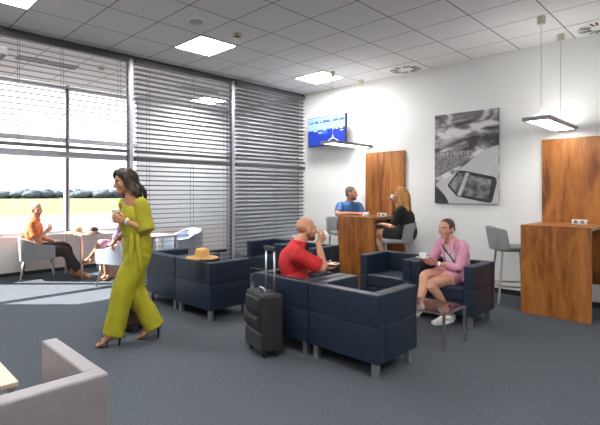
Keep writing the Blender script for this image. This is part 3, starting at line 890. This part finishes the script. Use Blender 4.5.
            obj('strap', bm, mat, o, True)
        return o

    def cap_hair(P, mat, name='hair', grow=0.0, extra=None, vox=.006):
        bm = nb()
        ell(bm, P.H(0, -.026, .042), ((.077 + grow) * P.hs, (.091 + grow) * P.hs, (.083 + grow) * P.hs), P.ax, 20, 14)
        ell(bm, P.H(0, -.050, -.005), ((.066 + grow) * P.hs, (.058 + grow) * P.hs, (.066 + grow) * P.hs), P.ax, 16, 10)
        if extra: extra(bm)
        return soft(name, bm, mat, P.t, vox, 3)

def locks(P, bm, specs, wav=.012, seed=1, seg=8):
    """specs: list of (head-space path points, radius)"""
    rr = random.Random(seed)
    for pts, r in specs:
        q = []; n = len(pts) * 3
        ps = catmull([tuple(p) for p in pts], 4); ph = rr.uniform(0, 6)
        m = len(ps)
        for i, p in enumerate(ps):
            k = i / (m - 1); a = wav * k
            q.append(P.H(p[0] + a * math.sin(ph + k * 13), p[1] + a * math.cos(ph + k * 11), p[2]))
        loft(bm, q, [r * P.hs * (1 - .55 * (i / (m - 1)) ** 2) for i in range(m)], None, seg, 1, .8)

# ---- woman in the yellow green jumpsuit, walking
J = dict(spine=[(0, -.09, .80), (0, -.09, .93), (0, -.08, 1.06), (0, -.055, 1.21), (0, -.035, 1.335), (0, -.025, 1.40)],
         sh=[(-.145, -.12, 1.34), (.145, .03, 1.34)], hip=[(-.085, -.115, .88), (.08, -.065, .88)], legs=.915,
         head=(.0, .035, 1.55), look=(-.46, 1, -.20), up=(0, .1, 1),
         wrist=[(-.11, .03, 1.185), (.20, .09, .99)], elbow=[(-.34, -.4, .9), (.5, -.5, 1.0)],
         hd=[(.12, .95, .22), (.0, .6, -.8)], pn=[(1, .1, .1), (-.3, -.8, -.5)], curl=[38, 55],
         ankle=[(-.06, .13, .135), (.05, -.25, .15)], knee=[(-.07, .6, .5), (.07, .5, .5)],
         toe=[(-.0, .155, -.075), (.02, .15, -.085)])
P = Person('person', 'woman in a yellow green jumpsuit walking with a paper cup', (2.02, -5.02, 0), 155, M['skin_tan'], J, False)
P.face(); 
def ex(bm):
    sp = []
    for sx in (-1, 1):
        for k, (a, dz) in enumerate(((.45, 0), (.75, .0), (1.0, 0), (1.3, 0))):
            x0, y0 = math.cos(a) * .066, .045 - math.sin(a) * .10
            ln = -.235 - .03 * ((k + (sx > 0)) % 3)
            sp.append(([(sx * .02, .0, .118), (sx * x0 * 1.02, y0 + .015, .07), (sx * (x0 + .026), y0 - .008, -.03), (sx * (x0 + .026), y0 - .045, -.12), (sx * (x0 + .04), y0 - .085, ln)], .031))
    for x in (-.03, .03): sp.append(([(x, -.06, .10), (x * 1.3, -.115, .02), (x * 1.6, -.135, -.09), (x * 1.9, -.19, -.23)], .036))
    for sx in (-1, 1): sp.append(([(sx * .012, .055, .116), (sx * .05, .055, .088), (sx * .083, .020, .02), (sx * .090, .010, -.06), (sx * .10, .0, -.125)], .020))
    locks(P, bm, sp, .024, 3)
h = P.cap_hair(M['h_dark'], 'hair', .008, ex)
bm = nb()
P.torso(bm, 0, 2, .018); P.torso(bm, 2, 4, .028, (.125, .07))
loft(bm, [P.spine[0] + V((0, 0, -.05)), P.spine[1], P.spine[2]], [(.13, .11), (.185, .132), (.145, .115)], P.lat, 20, 4, .5)
for i in (0, 1): P.sleeve(bm, i, .50, .058, .082 if i == 0 else .074)
for i in (0, 1): P.trouser(bm, i, 1.0, [.110, .116, .110, .100, .100, .102], .035)
js = soft('jumpsuit', bm, M['lime'], P.t, .007, 6, .022, .14)
bm = nb(); loft(bm, [P.spine[2] + V((0, 0, -.022)), P.spine[2] + V((0, 0, .022))], [(.162, .130), (.160, .130)], P.lat, 24, 1, .2)
obj('belt', bm, M['lime'], js, True)
bm = nb()
for q, ln in ((-.02, .34), (.03, .27)): loft(bm, [(-.145, -.06 + q, 1.06), (-.19, -.06 + q, 1.0), (-.205, -.06 + q * 1.6, .9), (-.205, -.07 + q * 2, 1.06 - ln)], [(.008, .02), (.006, .02), (.005, .022), (.004, .018)], (1, 0, 0), 8, 3, .3)
obj('belt_tie', bm, M['lime'], js, True)
for i in (0, 1): P.shoe(i, 'heel', M['black'])
bm = nb(); w0 = P.arm[0][2]; e0 = P.arm[0][1]; dd = (w0 - e0).normalized(); aa, bb = ring_frame(dd, V((0, 0, 1)))
for k in range(2):
    cc = w0 - dd * (.015 + .016 * k); pts = [cc + (aa * math.cos(2 * PI * j / 14) + bb * math.sin(2 * PI * j / 14)) * .031 for j in range(15)]; tube(bm, pts, .006, 6)
obj('bracelet', bm, M['china'], P.t, True)
YW = P

def world(P, p): 
    return Matrix.Rotation(P.t.rotation_euler.z, 3, 'Z') @ V(p) + P.t.location

def cup(name, label, cat, loc, kind, tilt=(0, 0, 0), group=None):
    t = thing(name, label, cat, loc, 0, group); t.rotation_euler = tilt
    if kind == 'paper':
        o = lathe(nb(), [(.026, -.05), (.036, .048), (.038, .052), (.034, .052), (.026, -.04), (.001, -.042)], seg=24); obj('cup_body', o, M['leather'] if False else M['china'], t, True)
        obj('coffee', lathe(nb(), [(.0335, .038), (.0001, .0382)], seg=20), M['leather'], t)
        obj('sleeve', lathe(nb(), [(.029, -.028), (.0355, .03), (.0365, .03), (.030, -.028)], seg=24), M['strawpale'], t, True)
    else:
        obj('cup_body', lathe(nb(), [(.018, -.028), (.022, -.026), (.036, .0), (.042, .032), (.0395, .032), (.033, .0), (.02, -.02), (.0005, -.022)], seg=24), M['china'], t, True)
        bm = nb(); tube(bm, [(.037, 0, .022), (.056, 0, .018), (.058, 0, -.002), (.034, 0, -.010)], .005, 8, 3)
        obj('handle', bm, M['china'], t, True)
        obj('coffee', lathe(nb(), [(.0365, .020), (.0001, .0202)], seg=20), M['leather'], t)
    return t
def saucer(label, loc, tilt=(0, 0, 0), group='white saucers'):
    t = thing('saucer', label, 'saucer', loc, 0, group); t.rotation_euler = tilt
    obj('plate', lathe(nb(), [(.03, 0), (.045, .003), (.075, .014), (.074, .018), (.045, .008), (.0005, .006)], seg=28), M['china'], t, True)
    return t
c = world(P, (-.058, .112, 1.235))
cup('paper_cup', 'paper coffee cup in the hand of the walking woman', 'cup', c, 'paper')

# ---- man in red, drinking
J = dict(spine=[(0, -.05, .49), (0, -.08, .55), (-.005, -.115, .66), (-.01, -.125, .78), (0, -.10, .875), (0, -.065, .94)],
         sh=[(-.19, -.04, .87), (.19, -.14, .865)], hip=[(-.10, -.03, .50), (.085, -.06, .50)],
         head=(.005, .015, 1.085), look=(.02, 1, -.04), up=(0, -.02, 1), girth=.98,
         wrist=[(-.06, .20, .69), (.115, .10, .965)], elbow=[(-.5, -.1, .3), (.45, -.50, .40)],
         hd=[(.15, 1, .05), (-.35, .75, .55)], pn=[(.3, 0, 1), (-.85, -.3, .2)], curl=[22, 42],
         ankle=[(-.33, .36, .10), (-.13, .42, .10)], knee=[(-.3, .6, .9), (-.08, .7, .9)],
         toe=[(-.10, .13, -.03), (-.08, .14, -.03)])
P = Person('person', 'bald man in a red shirt sitting and drinking from a cup', (3.085, -3.645, 0), -33, M['skin_ruddy'], J, True)
P.face(brow=M['h_buzz'])
bm = nb(); ell(bm, P.H(0, .030, -.072), (.0505, .055, .042), P.ax); ell(bm, P.H(0, .060, -.088), (.034, .033, .028), P.ax)
for sx in (-1, 1): ell(bm, P.H(sx * .056, .010, -.045), (.011, .016, .045), P.ax)
soft('beard', bm, M['h_stubble'], P.t, .005, 3)
bm = nb(); ell(bm, P.H(0, -.034, .012), (.073, .078, .058), P.ax, 20, 12)
soft('hair', bm, M['h_buzz'], P.t, .005, 3)
bm = nb(); P.torso(bm, 0, 5, .016, (.085, .08))
loft(bm, [P.spine[0], P.spine[1], P.spine[2]], [(.16, .12), (.185, .135), (.18, .137)], P.lat, 20, 4, .4)
P.sleeve(bm, 0, .42, .085, .072); P.sleeve(bm, 1, .42, .085, .078)
rs = soft('shirt', bm, M['red'], P.t, .007, 3, .022, .09)
bm = nb(); nbp = P.spine[-1]
pts = [nbp + V((math.cos(a) * .075, math.sin(a) * .072, .008 + .018 * -math.sin(a))) for a in [2 * PI * k / 16 + PI / 2 + .25 for k in range(16)]]
loft(bm, pts, [(.026, .007)] * 16, (0, 0, 1), 8, 1, .3)
obj('collar', bm, M['red'], rs, True)
bm = nb()
for i in (0, 1): P.trouser(bm, i, .97, [.10, .10, .085, .075, .07])
soft('trousers', bm, M['jeans'], P.t, .009, 3)
for i in (0, 1): P.shoe(i, 'sneaker', M['leather'])
cup('coffee_cup', 'white cup at the lips of the man in red', 'cup', world(P, (.055, .185, 1.03)), 'china', (-.9, .25, -.6), 'white coffee cups')
sc0 = world(P, (-.045, .30, .715)); saucer('saucer held in the palm of the man in red', sc0)

# ---- woman in the pink blazer
J = dict(spine=[(0, .0, .475), (0, -.03, .53), (.0, -.045, .63), (0, -.03, .75), (0, .0, .855), (0, .025, .905)],
         sh=[(-.155, -.035, .845), (.15, .055, .845)], hip=[(-.085, .02, .485), (.085, .03, .495)],
         head=(.0, .085, 1.025), look=(-.50, .92, .0), up=(0, -.04, 1), hs=.98, girth=.95,
         wrist=[(-.10, .25, .645), (.04, .29, .67)], elbow=[(-.35, -.25, .4), (.5, .0, .4)],
         hd=[(.25, 1, .1), (-.35, 1, .1)], pn=[(.7, .1, .7), (-.7, .1, .7)], curl=[30, 30],
         ankle=[(-.235, .185, .105), (-.31, .57, .24)], knee=[(-.30, .85, .9), (-.1, 1.0, 1.2)],
         toe=[(.0, .165, -.03), (-.03, .13, -.09)])
P = Person('person', 'smiling woman in a pink blazer sitting with crossed bare legs', (3.76, -1.80, 0), 143, M['skin_fair'], J, False, None, .93)
P.face(True)
def ex(bm):
    ell(bm, P.H(.0, -.125, -.005), (.038, .034, .038), P.ax)
    for sx in (-1, 1): ell(bm, P.H(sx * .052, -.01, .03), (.026, .05, .04), P.ax)
P.cap_hair(M['h_brown'], 'hair', .003, ex)
bm = nb()
P.torso(bm, 1, 4, .004, (.13, .078)); 
top = soft('white_top', bm, M['whitecloth'], P.t, .007, 3)
bm = nb()
loft(bm, [P.spine[0], P.spine[1], P.spine[2]], [(.145, .105), (.18, .125), (.14, .107)], P.lat, 18, 4, .5)
for i in (0, 1): P.trouser(bm, i, .18, [.100, .098])
soft('shorts', bm, M['pink'], P.t, .007, 3, .01)
# blazer: two fronts left open, back, sleeves
bm = nb()
fwd = P.lat.cross(V((0, 0, -1))).normalized() * -1
fwd = V((0, 0, 1)).cross(P.lat).normalized()
def wrap(zs, a0, a1, grow):
    """a curved cloth sheet round the torso from angle a0 to a1"""
    n = 14; grid = []
    for (c0, (ra, rb), g_) in zs:
        row = []
        for j in range(n + 1):
            a = a0 + (a1 - a0) * j / n
            for q in (0,): row.append(c0 + P.lat * ((ra + g_) * math.cos(a)) + fwd * ((rb + g_) * math.sin(a)))
        grid.append(row)
    th = .012
    o_ = [[bm.verts.new(p) for p in row] for row in grid]; i_ = []
    for (c0, _, _), row in zip(zs, grid):
        i_.append([bm.verts.new(p + (c0 - p).normalized() * th) for p in row])
    R_ = len(grid)
    for i in range(R_ - 1):
        for j in range(n):
            bm.faces.new((o_[i][j], o_[i][j + 1], o_[i + 1][j + 1], o_[i + 1][j])); bm.faces.new((i_[i][j], i_[i + 1][j], i_[i + 1][j + 1], i_[i][j + 1]))
    for i in range(R_ - 1):
        for j in (0, n): bm.faces.new((o_[i][j], o_[i + 1][j], i_[i + 1][j], i_[i][j]))
    for i in (0, R_ - 1):
        for j in range(n): bm.faces.new((o_[i][j], o_[i][j + 1], i_[i][j + 1], i_[i][j]))
Z = [(P.spine[1] + V((0, .0, -.075)), (.19, .15), .03), (P.spine[1], P.srad[1], .03), (P.spine[2], P.srad[2], .03), (P.spine[3], P.srad[3], .022), (P.spine[4], (.13, .08), .016), (P.spine[5] + V((0, 0, -.012)), (.062, .062), .016)]
def mid(Z):
    out = []
    for a, b in zip(Z[:-1], Z[1:]):
        out.append(a); out.append(((a[0] + b[0]) / 2, ((a[1][0] + b[1][0]) / 2, (a[1][1] + b[1][1]) / 2), (a[2] + b[2]) / 2))
    out.append(Z[-1]); return out
wrap(mid(Z), PI / 2 + .58, PI / 2 + 2 * PI - .58, 0)
for i in (0, 1): P.sleeve(bm, i, .80, .060, .044)
bz = soft('blazer', bm, M['pink'], P.t, .006, 3, .014, .08)
bm = nb()
for sx in (-1, 1):
    pts = [P.spine[5] + P.lat * (sx * .062) + fwd * (-.01) + V((0, 0, .012)), P.spine[5] + P.lat * (sx * .06) + fwd * .06 + V((0, 0, -.02)), P.spine[4] + P.lat * (sx * .066) + fwd * .095 + V((0, 0, -.03)), P.spine[3] + P.lat * (sx * .052) + fwd * .135 + V((0, 0, -.02))]
    loft(bm, pts, [(.016, .008), (.03, .008), (.034, .008), (.01, .006)], P.lat, 8, 4, .4)
obj('lapel', bm, M['pink'], bz, True)
bm = nb(); loft(bm, [P.spine[4] + P.lat * .10 + fwd * .07 + V((0, 0, .035)), P.spine[4] + P.lat * .03 + fwd * .115 + V((0, 0, -.04)), P.spine[3] + P.lat * -.03 + fwd * .142, P.spine[2] + P.lat * -.11 + fwd * .125], [(.010, .004)] * 4, P.lat, 8, 4, .3)
obj('bag_strap', bm, M['black'], P.t, True)
for i in (0, 1): P.shoe(i, 'sneaker', M['sneaker'])
bm = nb(); w0 = P.arm[0][2]; e0 = P.arm[0][1]; dd = (w0 - e0).normalized(); aa, bb = ring_frame(dd, V((0, 0, 1)))
loft(bm, [w0 - dd * .03, w0 - dd * .008], [(.029, .029)] * 2, None, 16, 1, .1)
obj('watch', bm, M['china'], P.t, True)
cup('coffee_cup', 'white cup held by the woman in the pink blazer', 'cup', world(P, (-.04, .385, .728)), 'china', (0, 0, .4), 'white coffee cups')
saucer('saucer in the hands of the woman in the pink blazer', world(P, (-.04, .385, .695)))

# ---- man in the blue shirt at the bar table
J = dict(spine=[(0, -.03, .80), (0, -.04, .87), (0, -.01, .99), (0, .05, 1.10), (0, .085, 1.225), (0, .10, 1.285)],
         sh=[(-.18, .09, 1.215), (.18, .07, 1.215)], hip=[(-.10, 0, .82), (.10, 0, .82)],
         head=(-.01, .145, 1.43), look=(-.62, .72, -.06), up=(0, 0, 1), 
         wrist=[(-.10, .37, 1.095), (.10, .41, 1.095)], elbow=[(-.32, .2, .85), (.52, .30, 1.0)],
         hd=[(.65, .7, .0), (-.9, .4, .0)], pn=[(0.2, -.2, -1), (-.1, -.2, -1)], curl=[35, 35],
         ankle=[(.02, .16, .36), (.16, .12, .36)], knee=[(-.1, .6, .9), (.2, .6, .8)],
         toe=[(-.04, .14, -.03), (.04, .14, -.03)])
P = Person('person', 'man in a blue shirt leaning on the walnut bar table', (1.30, -.315, 0), -118, M['skin_ruddy'], J, True)
P.face(brow=M['h_pepper'])
bm = nb(); ell(bm, P.H(0, .030, -.072), (.0505, .054, .041), P.ax); ell(bm, P.H(0, .060, -.088), (.034, .033, .028), P.ax)
soft('beard', bm, M['h_pepper'], P.t, .005, 3)
P.cap_hair(M['h_pepper'], 'hair', .004)
bm = nb(); P.torso(bm, 0, 5, .014, (.082, .076))
for i in (0, 1): P.sleeve(bm, i, .40, .068, .062)
soft('shirt', bm, M['blue'], P.t, .008, 3, .014)
bm = nb(); loft(bm, [P.spine[0] + V((0, 0, -.03)), P.spine[1]], [(.15, .12), (.178, .13)], P.lat, 18, 3, .5)
for i in (0, 1): P.trouser(bm, i, .96, [.10, .10, .085, .075, .07])
soft('trousers', bm, M['jeans'], P.t, .009, 3)
for i in (0, 1): P.shoe(i, 'sneaker', M['leather'])

# ---- blonde woman in black
J = dict(spine=[(0, -.03, .80), (0, -.05, .86), (0, -.05, .97), (0, -.02, 1.09), (0, .01, 1.20), (0, .03, 1.26)],
         sh=[(-.155, .0, 1.19), (.155, .02, 1.19)], hip=[(-.085, .0, .82), (.085, .0, .82)],
         head=(.0, .06, 1.405), look=(.05, 1, -.02), up=(0, 0, 1), hs=.97,
         wrist=[(-.12, .30, .965), (.06, .19, 1.275)], elbow=[(-.4, -.25, .85), (.45, .05, .9)],
         hd=[(.25, .9, -.15), (-.35, .25, .9)], pn=[(0, 0, -1), (-.6, .5, .1)], curl=[22, 45],
         ankle=[(-.02, .30, .42), (-.12, .22, .36)], knee=[(-.1, .9, 1.3), (-.15, .9, 1.0)],
         toe=[(.0, .12, -.09), (.0, .13, -.05)])
P = Person('person', 'blonde woman in a black dress drinking at the bar table', (2.60, -.74, 0), 96, M['skin_pink'], J, False)
P.face(brow=M['h_blonde'])
def ex(bm):
    sp = []
    for sx in (-1, 1):
        for a in (.35, .75, 1.15):
            x0, y0 = math.cos(a) * .070, .04 - math.sin(a) * .105
            sp.append(([(sx * .015, -.0, .118), (sx * x0, y0, .06), (sx * (x0 + .012), y0 - .018, -.06), (sx * (x0 + .015), y0 - .045, -.18), (sx * x0, y0 - .06, -.31)], .027))
    for x in (-.03, .03): sp.append(([(x, -.06, .1), (x * 1.2, -.12, 0), (x * 1.4, -.13, -.12), (x * 1.5, -.14, -.25), (x, -.14, -.34)], .032))
    locks(P, bm, sp, .008, 11)
P.cap_hair(M['h_blonde'], 'hair', .005, ex)
bm = nb(); P.torso(bm, 0, 4, .014, (.128, .075))
loft(bm, [P.spine[0] + V((0, 0, -.02)), P.spine[1], P.spine[2]], [(.16, .13), (.196, .142), (.15, .116)], P.lat, 18, 4, .5)
for i in (0, 1): P.sleeve(bm, i, .46, .060, .052)
for i in (0, 1): P.trouser(bm, i, .30, [.112, .106])
soft('dress', bm, M['blackcloth'], P.t, .008, 3, .01)
for i in (0, 1): P.shoe(i, 'heel', M['black'])
cup('coffee_cup', 'white cup at the lips of the blonde woman', 'cup', world(P, (.02, .185, 1.375)), 'china', (.3, .5, 1.5), 'white coffee cups')

# ---- man in orange by the window
J = dict(spine=[(0, -.10, .48), (0, -.12, .54), (0, -.13, .67), (0, -.12, .82), (0, -.115, .945), (0, -.09, 1.0)],
         sh=[(-.19, -.12, .925), (.19, -.14, .925)], hip=[(-.10, -.05, .49), (.10, -.05, .49)],
         head=(.02, -.075, 1.15), look=(.85, .5, -.03), up=(0, 0, 1),
         wrist=[(-.12, .18, .60), (.13, .08, .80)], elbow=[(-.5, -.2, .4), (.6, -.2, .35)],
         hd=[(.4, .9, 0), (-.5, .7, .45)], pn=[(0, 0, -1), (-.5, -.6, .3)], curl=[25, 45],
         ankle=[(.02, .50, .10), (.20, .62, .10)], knee=[(0, .6, .9), (.2, .7, .9)],
         toe=[(.05, .15, -.03), (.08, .15, -.03)])
P = Person('person', 'grey haired man in an orange shirt seated by the window', (-1.90, -4.55, 0), -22, M['skin_ruddy'], J, True)
P.face(brow=M['h_grey']); P.cap_hair(M['h_grey'], 'hair', .002)
bm = nb(); P.torso(bm, 0, 5, .018, (.082, .076))
for i in (0, 1): P.sleeve(bm, i, .42, .082, .074)
soft('shirt', bm, M['orange'], P.t, .008, 3, .014)
bm = nb(); loft(bm, [P.spine[0] + V((0, .02, -.01)), P.spine[1]], [(.15, .12), (.18, .13)], P.lat, 18, 3, .5)
for i in (0, 1): P.trouser(bm, i, .93, [.10, .10, .088, .08, .085, .09])
soft('trousers', bm, M['darktr'], P.t, .008, 3, .012)
for i in (0, 1): P.shoe(i, 'sandal', M['leather'])

# ---- seated woman mostly behind the walking one
J = dict(spine=[(0, -.08, .48), (0, -.10, .54), (0, -.11, .66), (0, -.10, .79), (0, -.08, .90), (0, -.06, .96)],
         sh=[(-.155, -.09, .885), (.155, -.09, .885)], hip=[(-.085, -.04, .49), (.085, -.04, .49)],
         head=(0, -.04, 1.105), look=(0, 1, -.05), up=(0, 0, 1),
         wrist=[(-.11, .20, .62), (.11, .20, .62)], elbow=[(-.5, -.2, .4), (.5, -.2, .4)],
         hd=[(.3, .9, -.2), (-.3, .9, -.2)], pn=[(0, 0, -1), (0, 0, -1)], curl=[25, 25],
         ankle=[(.06, .66, .36), (.06, .33, .105)], knee=[(-.05, .7, 1.2), (.1, .7, .9)],
         toe=[(.02, .15, -.02), (.0, .15, -.04)])
P = Person('person', 'seated woman with a crossed bare leg, hidden behind the walking woman', (-.60, -3.75, 0), 118, M['skin_tan'], J, False)
P.face(); P.cap_hair(M['h_brown'], 'hair', .006)
bm = nb(); P.torso(bm, 0, 4, .014, (.125, .075))
loft(bm, [P.spine[0] + V((0, .02, -.02)), P.spine[1], P.spine[2]], [(.15, .12), (.186, .13), (.145, .11)], P.lat, 18, 4, .5)
for i in (0, 1): P.sleeve(bm, i, .35, .060, .055)
for i in (0, 1): P.trouser(bm, i, .42, [.105, .10, .095])
soft('dress', bm, M['floral'], P.t, .008, 3, .01)
for i in (0, 1): P.shoe(i, 'sandal', M['leather'])

# ------------------------------------------------------------------ luggage and small things
def suitcase(name, label, loc, rz, w, d, h, mat, handle_h, lean=0.0, grip_only=False):
    """faces +Y: wheels at the four corners, telescopic handle"""
    t = thing(name, label, 'suitcase', loc, rz)
    t.rotation_euler = (math.radians(lean), 0, math.radians(rz))
    z0 = .055
    bm = nb(); box(bm, -w / 2, w / 2, -d / 2, d / 2, z0, z0 + h, .045, 4)
    auto(obj('shell', bm, mat, t), 60)
    bm = nb(); box(bm, -w / 2 + .03, w / 2 - .03, d / 2 - .01, d / 2 + .028, z0 + .20, z0 + h * .62, .02, 3)
    p = auto(obj('pocket', bm, mat, t), 60)
    obj('zip', box(nb(), -w / 2 + .05, w / 2 - .05, d / 2 + .022, d / 2 + .031, z0 + h * .56, z0 + h * .575), M['aludark'], p)
    bm = nb(); box(bm, -w / 2 + .035, w / 2 - .035, d / 2 - .01, d / 2 + .018, z0 + h * .66, z0 + h * .93, .02, 3)
    auto(obj('pocket', bm, mat, t), 60)
    bm = nb(); box(bm, -w / 2 + .02, w / 2 - .02, d / 2 - .02, d / 2 + .012, z0 + .01, z0 + .17, .015, 3)
    auto(obj('kick_plate', bm, M['kick'] if name == 'suitcase' else mat, t), 60)
    bm = nb(); box(bm, -w / 2 - .003, w / 2 + .003, -.006, .006, z0 + .03, z0 + h - .03)
    obj('zip_band', bm, M['black'], t)
    bm = nb(); tube(bm, [(-.06, .02, z0 + h - .005), (-.05, .02, z0 + h + .028), (.05, .02, z0 + h + .028), (.06, .02, z0 + h - .005)], .011, 8, 3)
    obj('carry_handle', bm, M['chrome'] if name == 'suitcase' else mat, t, True)
    tl = thing_h = None
    bm = nb()
    for sx in (-1, 1): tube(bm, [(sx * .085, -d / 2 + .05, z0 + h - .02), (sx * .085, -d / 2 + .05, handle_h - .01)], .0095, 10)
    hp = obj('telescopic_handle', bm, M['chrome'], t, True)
    bm = nb(); box(bm, -.105, .105, -d / 2 + .03, -d / 2 + .07, handle_h - .02, handle_h + .02, .012, 3)
    obj('grip', bm, M['black'], hp)
    for sx in (-1, 1):
        for sy in (-1, 1):
            bm = nb(); ax = (V((0, 1, 0)), V((0, 0, 1)), V((1, 0, 0)))
            lathe(bm, [(.001, -.012), (.027, -.012), (.027, .012), (.001, .012)], (sx * (w / 2 - .05), sy * (d / 2 - .05), .027), 16, ax)
            wh = obj('wheel', bm, M['black'], t)
            obj('caster', box(nb(), sx * (w / 2 - .05) - .02, sx * (w / 2 - .05) + .02, sy * (d / 2 - .05) - .02, sy * (d / 2 - .05) + .02, .03, .062, .005), M['black'], wh)
    return t
suitcase('suitcase', 'black cabin suitcase with raised handle behind the man in red', (3.09, -4.225, 0), 160, .36, .22, .50, M['fabsuit'], .94)
suitcase('trolley_case', 'dark patterned trolley case seen between the legs of the walking woman', (1.64, -4.74, 0), 155, .34, .22, .48, M['pattern'], .98, -13)

def hat(name, label, loc, mat, band, R=.19, cr=.09, h=.10, rz=0):
    t = thing(name, label, 'hat', loc, rz)
    bm = nb()
    lathe(bm, [(.001, .0), (R * .6, .0), (R * .96, -.004), (R, .0), (R * .96, .006), (cr * 1.15, .012), (cr * 1.02, .03), (cr * .96, h * .7), (cr * .75, h * .94), (cr * .4, h), (.001, h * 1.0)], seg=36)
    obj('straw_body', bm, mat, t, True)
    obj('hat_band', lathe(nb(), [(cr * 1.06, .014), (cr * 1.075, .02), (cr * 1.03, .036), (cr * 1.0, .036)], seg=36), band, t, True)
    return t
hat('sun_hat', 'wide brimmed straw hat lying on the navy armchair backs', (1.665, -3.85, .667), M['straw'], M['straw'], .20, .088, .115)
hat('sun_hat', 'tan straw hat on the wooden table by the window', (-1.76, -4.0, .745), M['strawpale'], M['leather'], .16, .085, .10)
hat('sun_hat', 'patterned cloth hat on the window table, beside the tan straw hat', (-1.47, -3.84, .745), M['pattern'], M['beige'], .15, .09, .11)

t = thing('shoulder_bag', 'black bag straps hanging over a navy armchair back beside the straw hat', 'bag', (1.86, -3.84, .425))
bm = nb(); box(bm, -.13, .13, -.05, .05, .002, .20, .03, 3)
auto(obj('bag_body', bm, M['black'], t), 60)
for dx, dz in ((-.045, 0), (.03, .03)):
    bm = nb(); loft(bm, [(dx * .6, -.03, .19), (dx, -.08, .246), (dx, -.17, .246), (dx, -.207, .22), (dx, -.212, .10), (dx + .02, -.214, .035 + dz), (dx + .045, -.212, .09), (dx + .05, -.207, .22), (dx + .05, -.16, .246), (dx + .04, -.06, .2)], [(.009, .004)] * 10, (1, 0, 0), 8, 3, .3)
    obj('strap', bm, M['black'], t, True)

t = thing('tote_bag', 'beige patterned tote bag on the floor by the window table', 'bag', (-1.20, -3.66, 0), 40)
bm = nb(); box(bm, -.17, .17, -.08, .08, .0, .27, .04, 3)
auto(obj('bag_body', bm, M['beige'], t), 60)
for sy in (-1, 1):
    bm = nb(); tube(bm, [(-.08, sy * .06, .25), (-.07, sy * .05, .36), (0, sy * .045, .40), (.07, sy * .05, .36), (.08, sy * .06, .25)], .009, 8, 3)
    obj('bag_handle', bm, M['beige'], t, True)

cup('coffee_cup', 'white cup on the bar table by the hands of the man in blue', 'cup', (1.88, -.62, 1.096), 'china', (0, 0, 0), 'white coffee cups')
saucer('saucer under the cup of the man in blue on the bar table', (1.88, -.62, 1.06))
def socket(loc, rz, label):
    t = thing('table_socket', label, 'power socket', loc, rz, 'white sockets on the bar tables')
    obj('housing', box(nb(), -.075, .075, -.035, .035, 0, .055, .006), M['white'], t)
    for dx in (-.035, .035):
        bm = nb(); lathe(bm, [(.02, 0), (.02, .004), (.001, .004)], (dx, -.036, .028), 16, (V((1, 0, 0)), V((0, 0, 1)), V((0, -1, 0))))
        obj('outlet', bm, M['pendbody'], t)
socket((4.66, -.30, 1.06), 0, 'white power socket on the empty walnut bar table')
socket((2.10, -.50, 1.06), 0, 'small white box on the bar table in front of the blonde woman')

# ------------------------------------------------------------------ light and camera
w = bpy.data.worlds.new('sky'); sc.world = w; w.use_nodes = True
bg = w.node_tree.nodes['Background']
bg.inputs['Color'].default_value = (0.90, 0.95, 1.0, 1); bg.inputs['Strength'].default_value = 2.2
sl = bpy.data.lights.new('sun', 'SUN'); sl.energy = 21.0; sl.angle = math.radians(.6); sl.color = (1, .95, .88)
so = bpy.data.objects.new('sun', sl); C.objects.link(so)
sd = V((.665, .747, -.81))
so.rotation_euler = sd.to_track_quat('-Z', 'Y').to_euler()

cam = bpy.data.cameras.new('camera'); co = bpy.data.objects.new('camera', cam); C.objects.link(co)
F = 444.0
cam.sensor_fit = 'HORIZONTAL'; cam.sensor_width = 36.0; cam.lens = F / 600 * 36
cam.shift_x = (300 - 237.2) / 600; cam.shift_y = -(212.5 - 192.3) / 600
co.location = (5.938, -7.090, 1.452); co.rotation_euler = (PI / 2, 0, math.radians(48.306))
cam.clip_start = .05; cam.clip_end = 3000
sc.camera = co
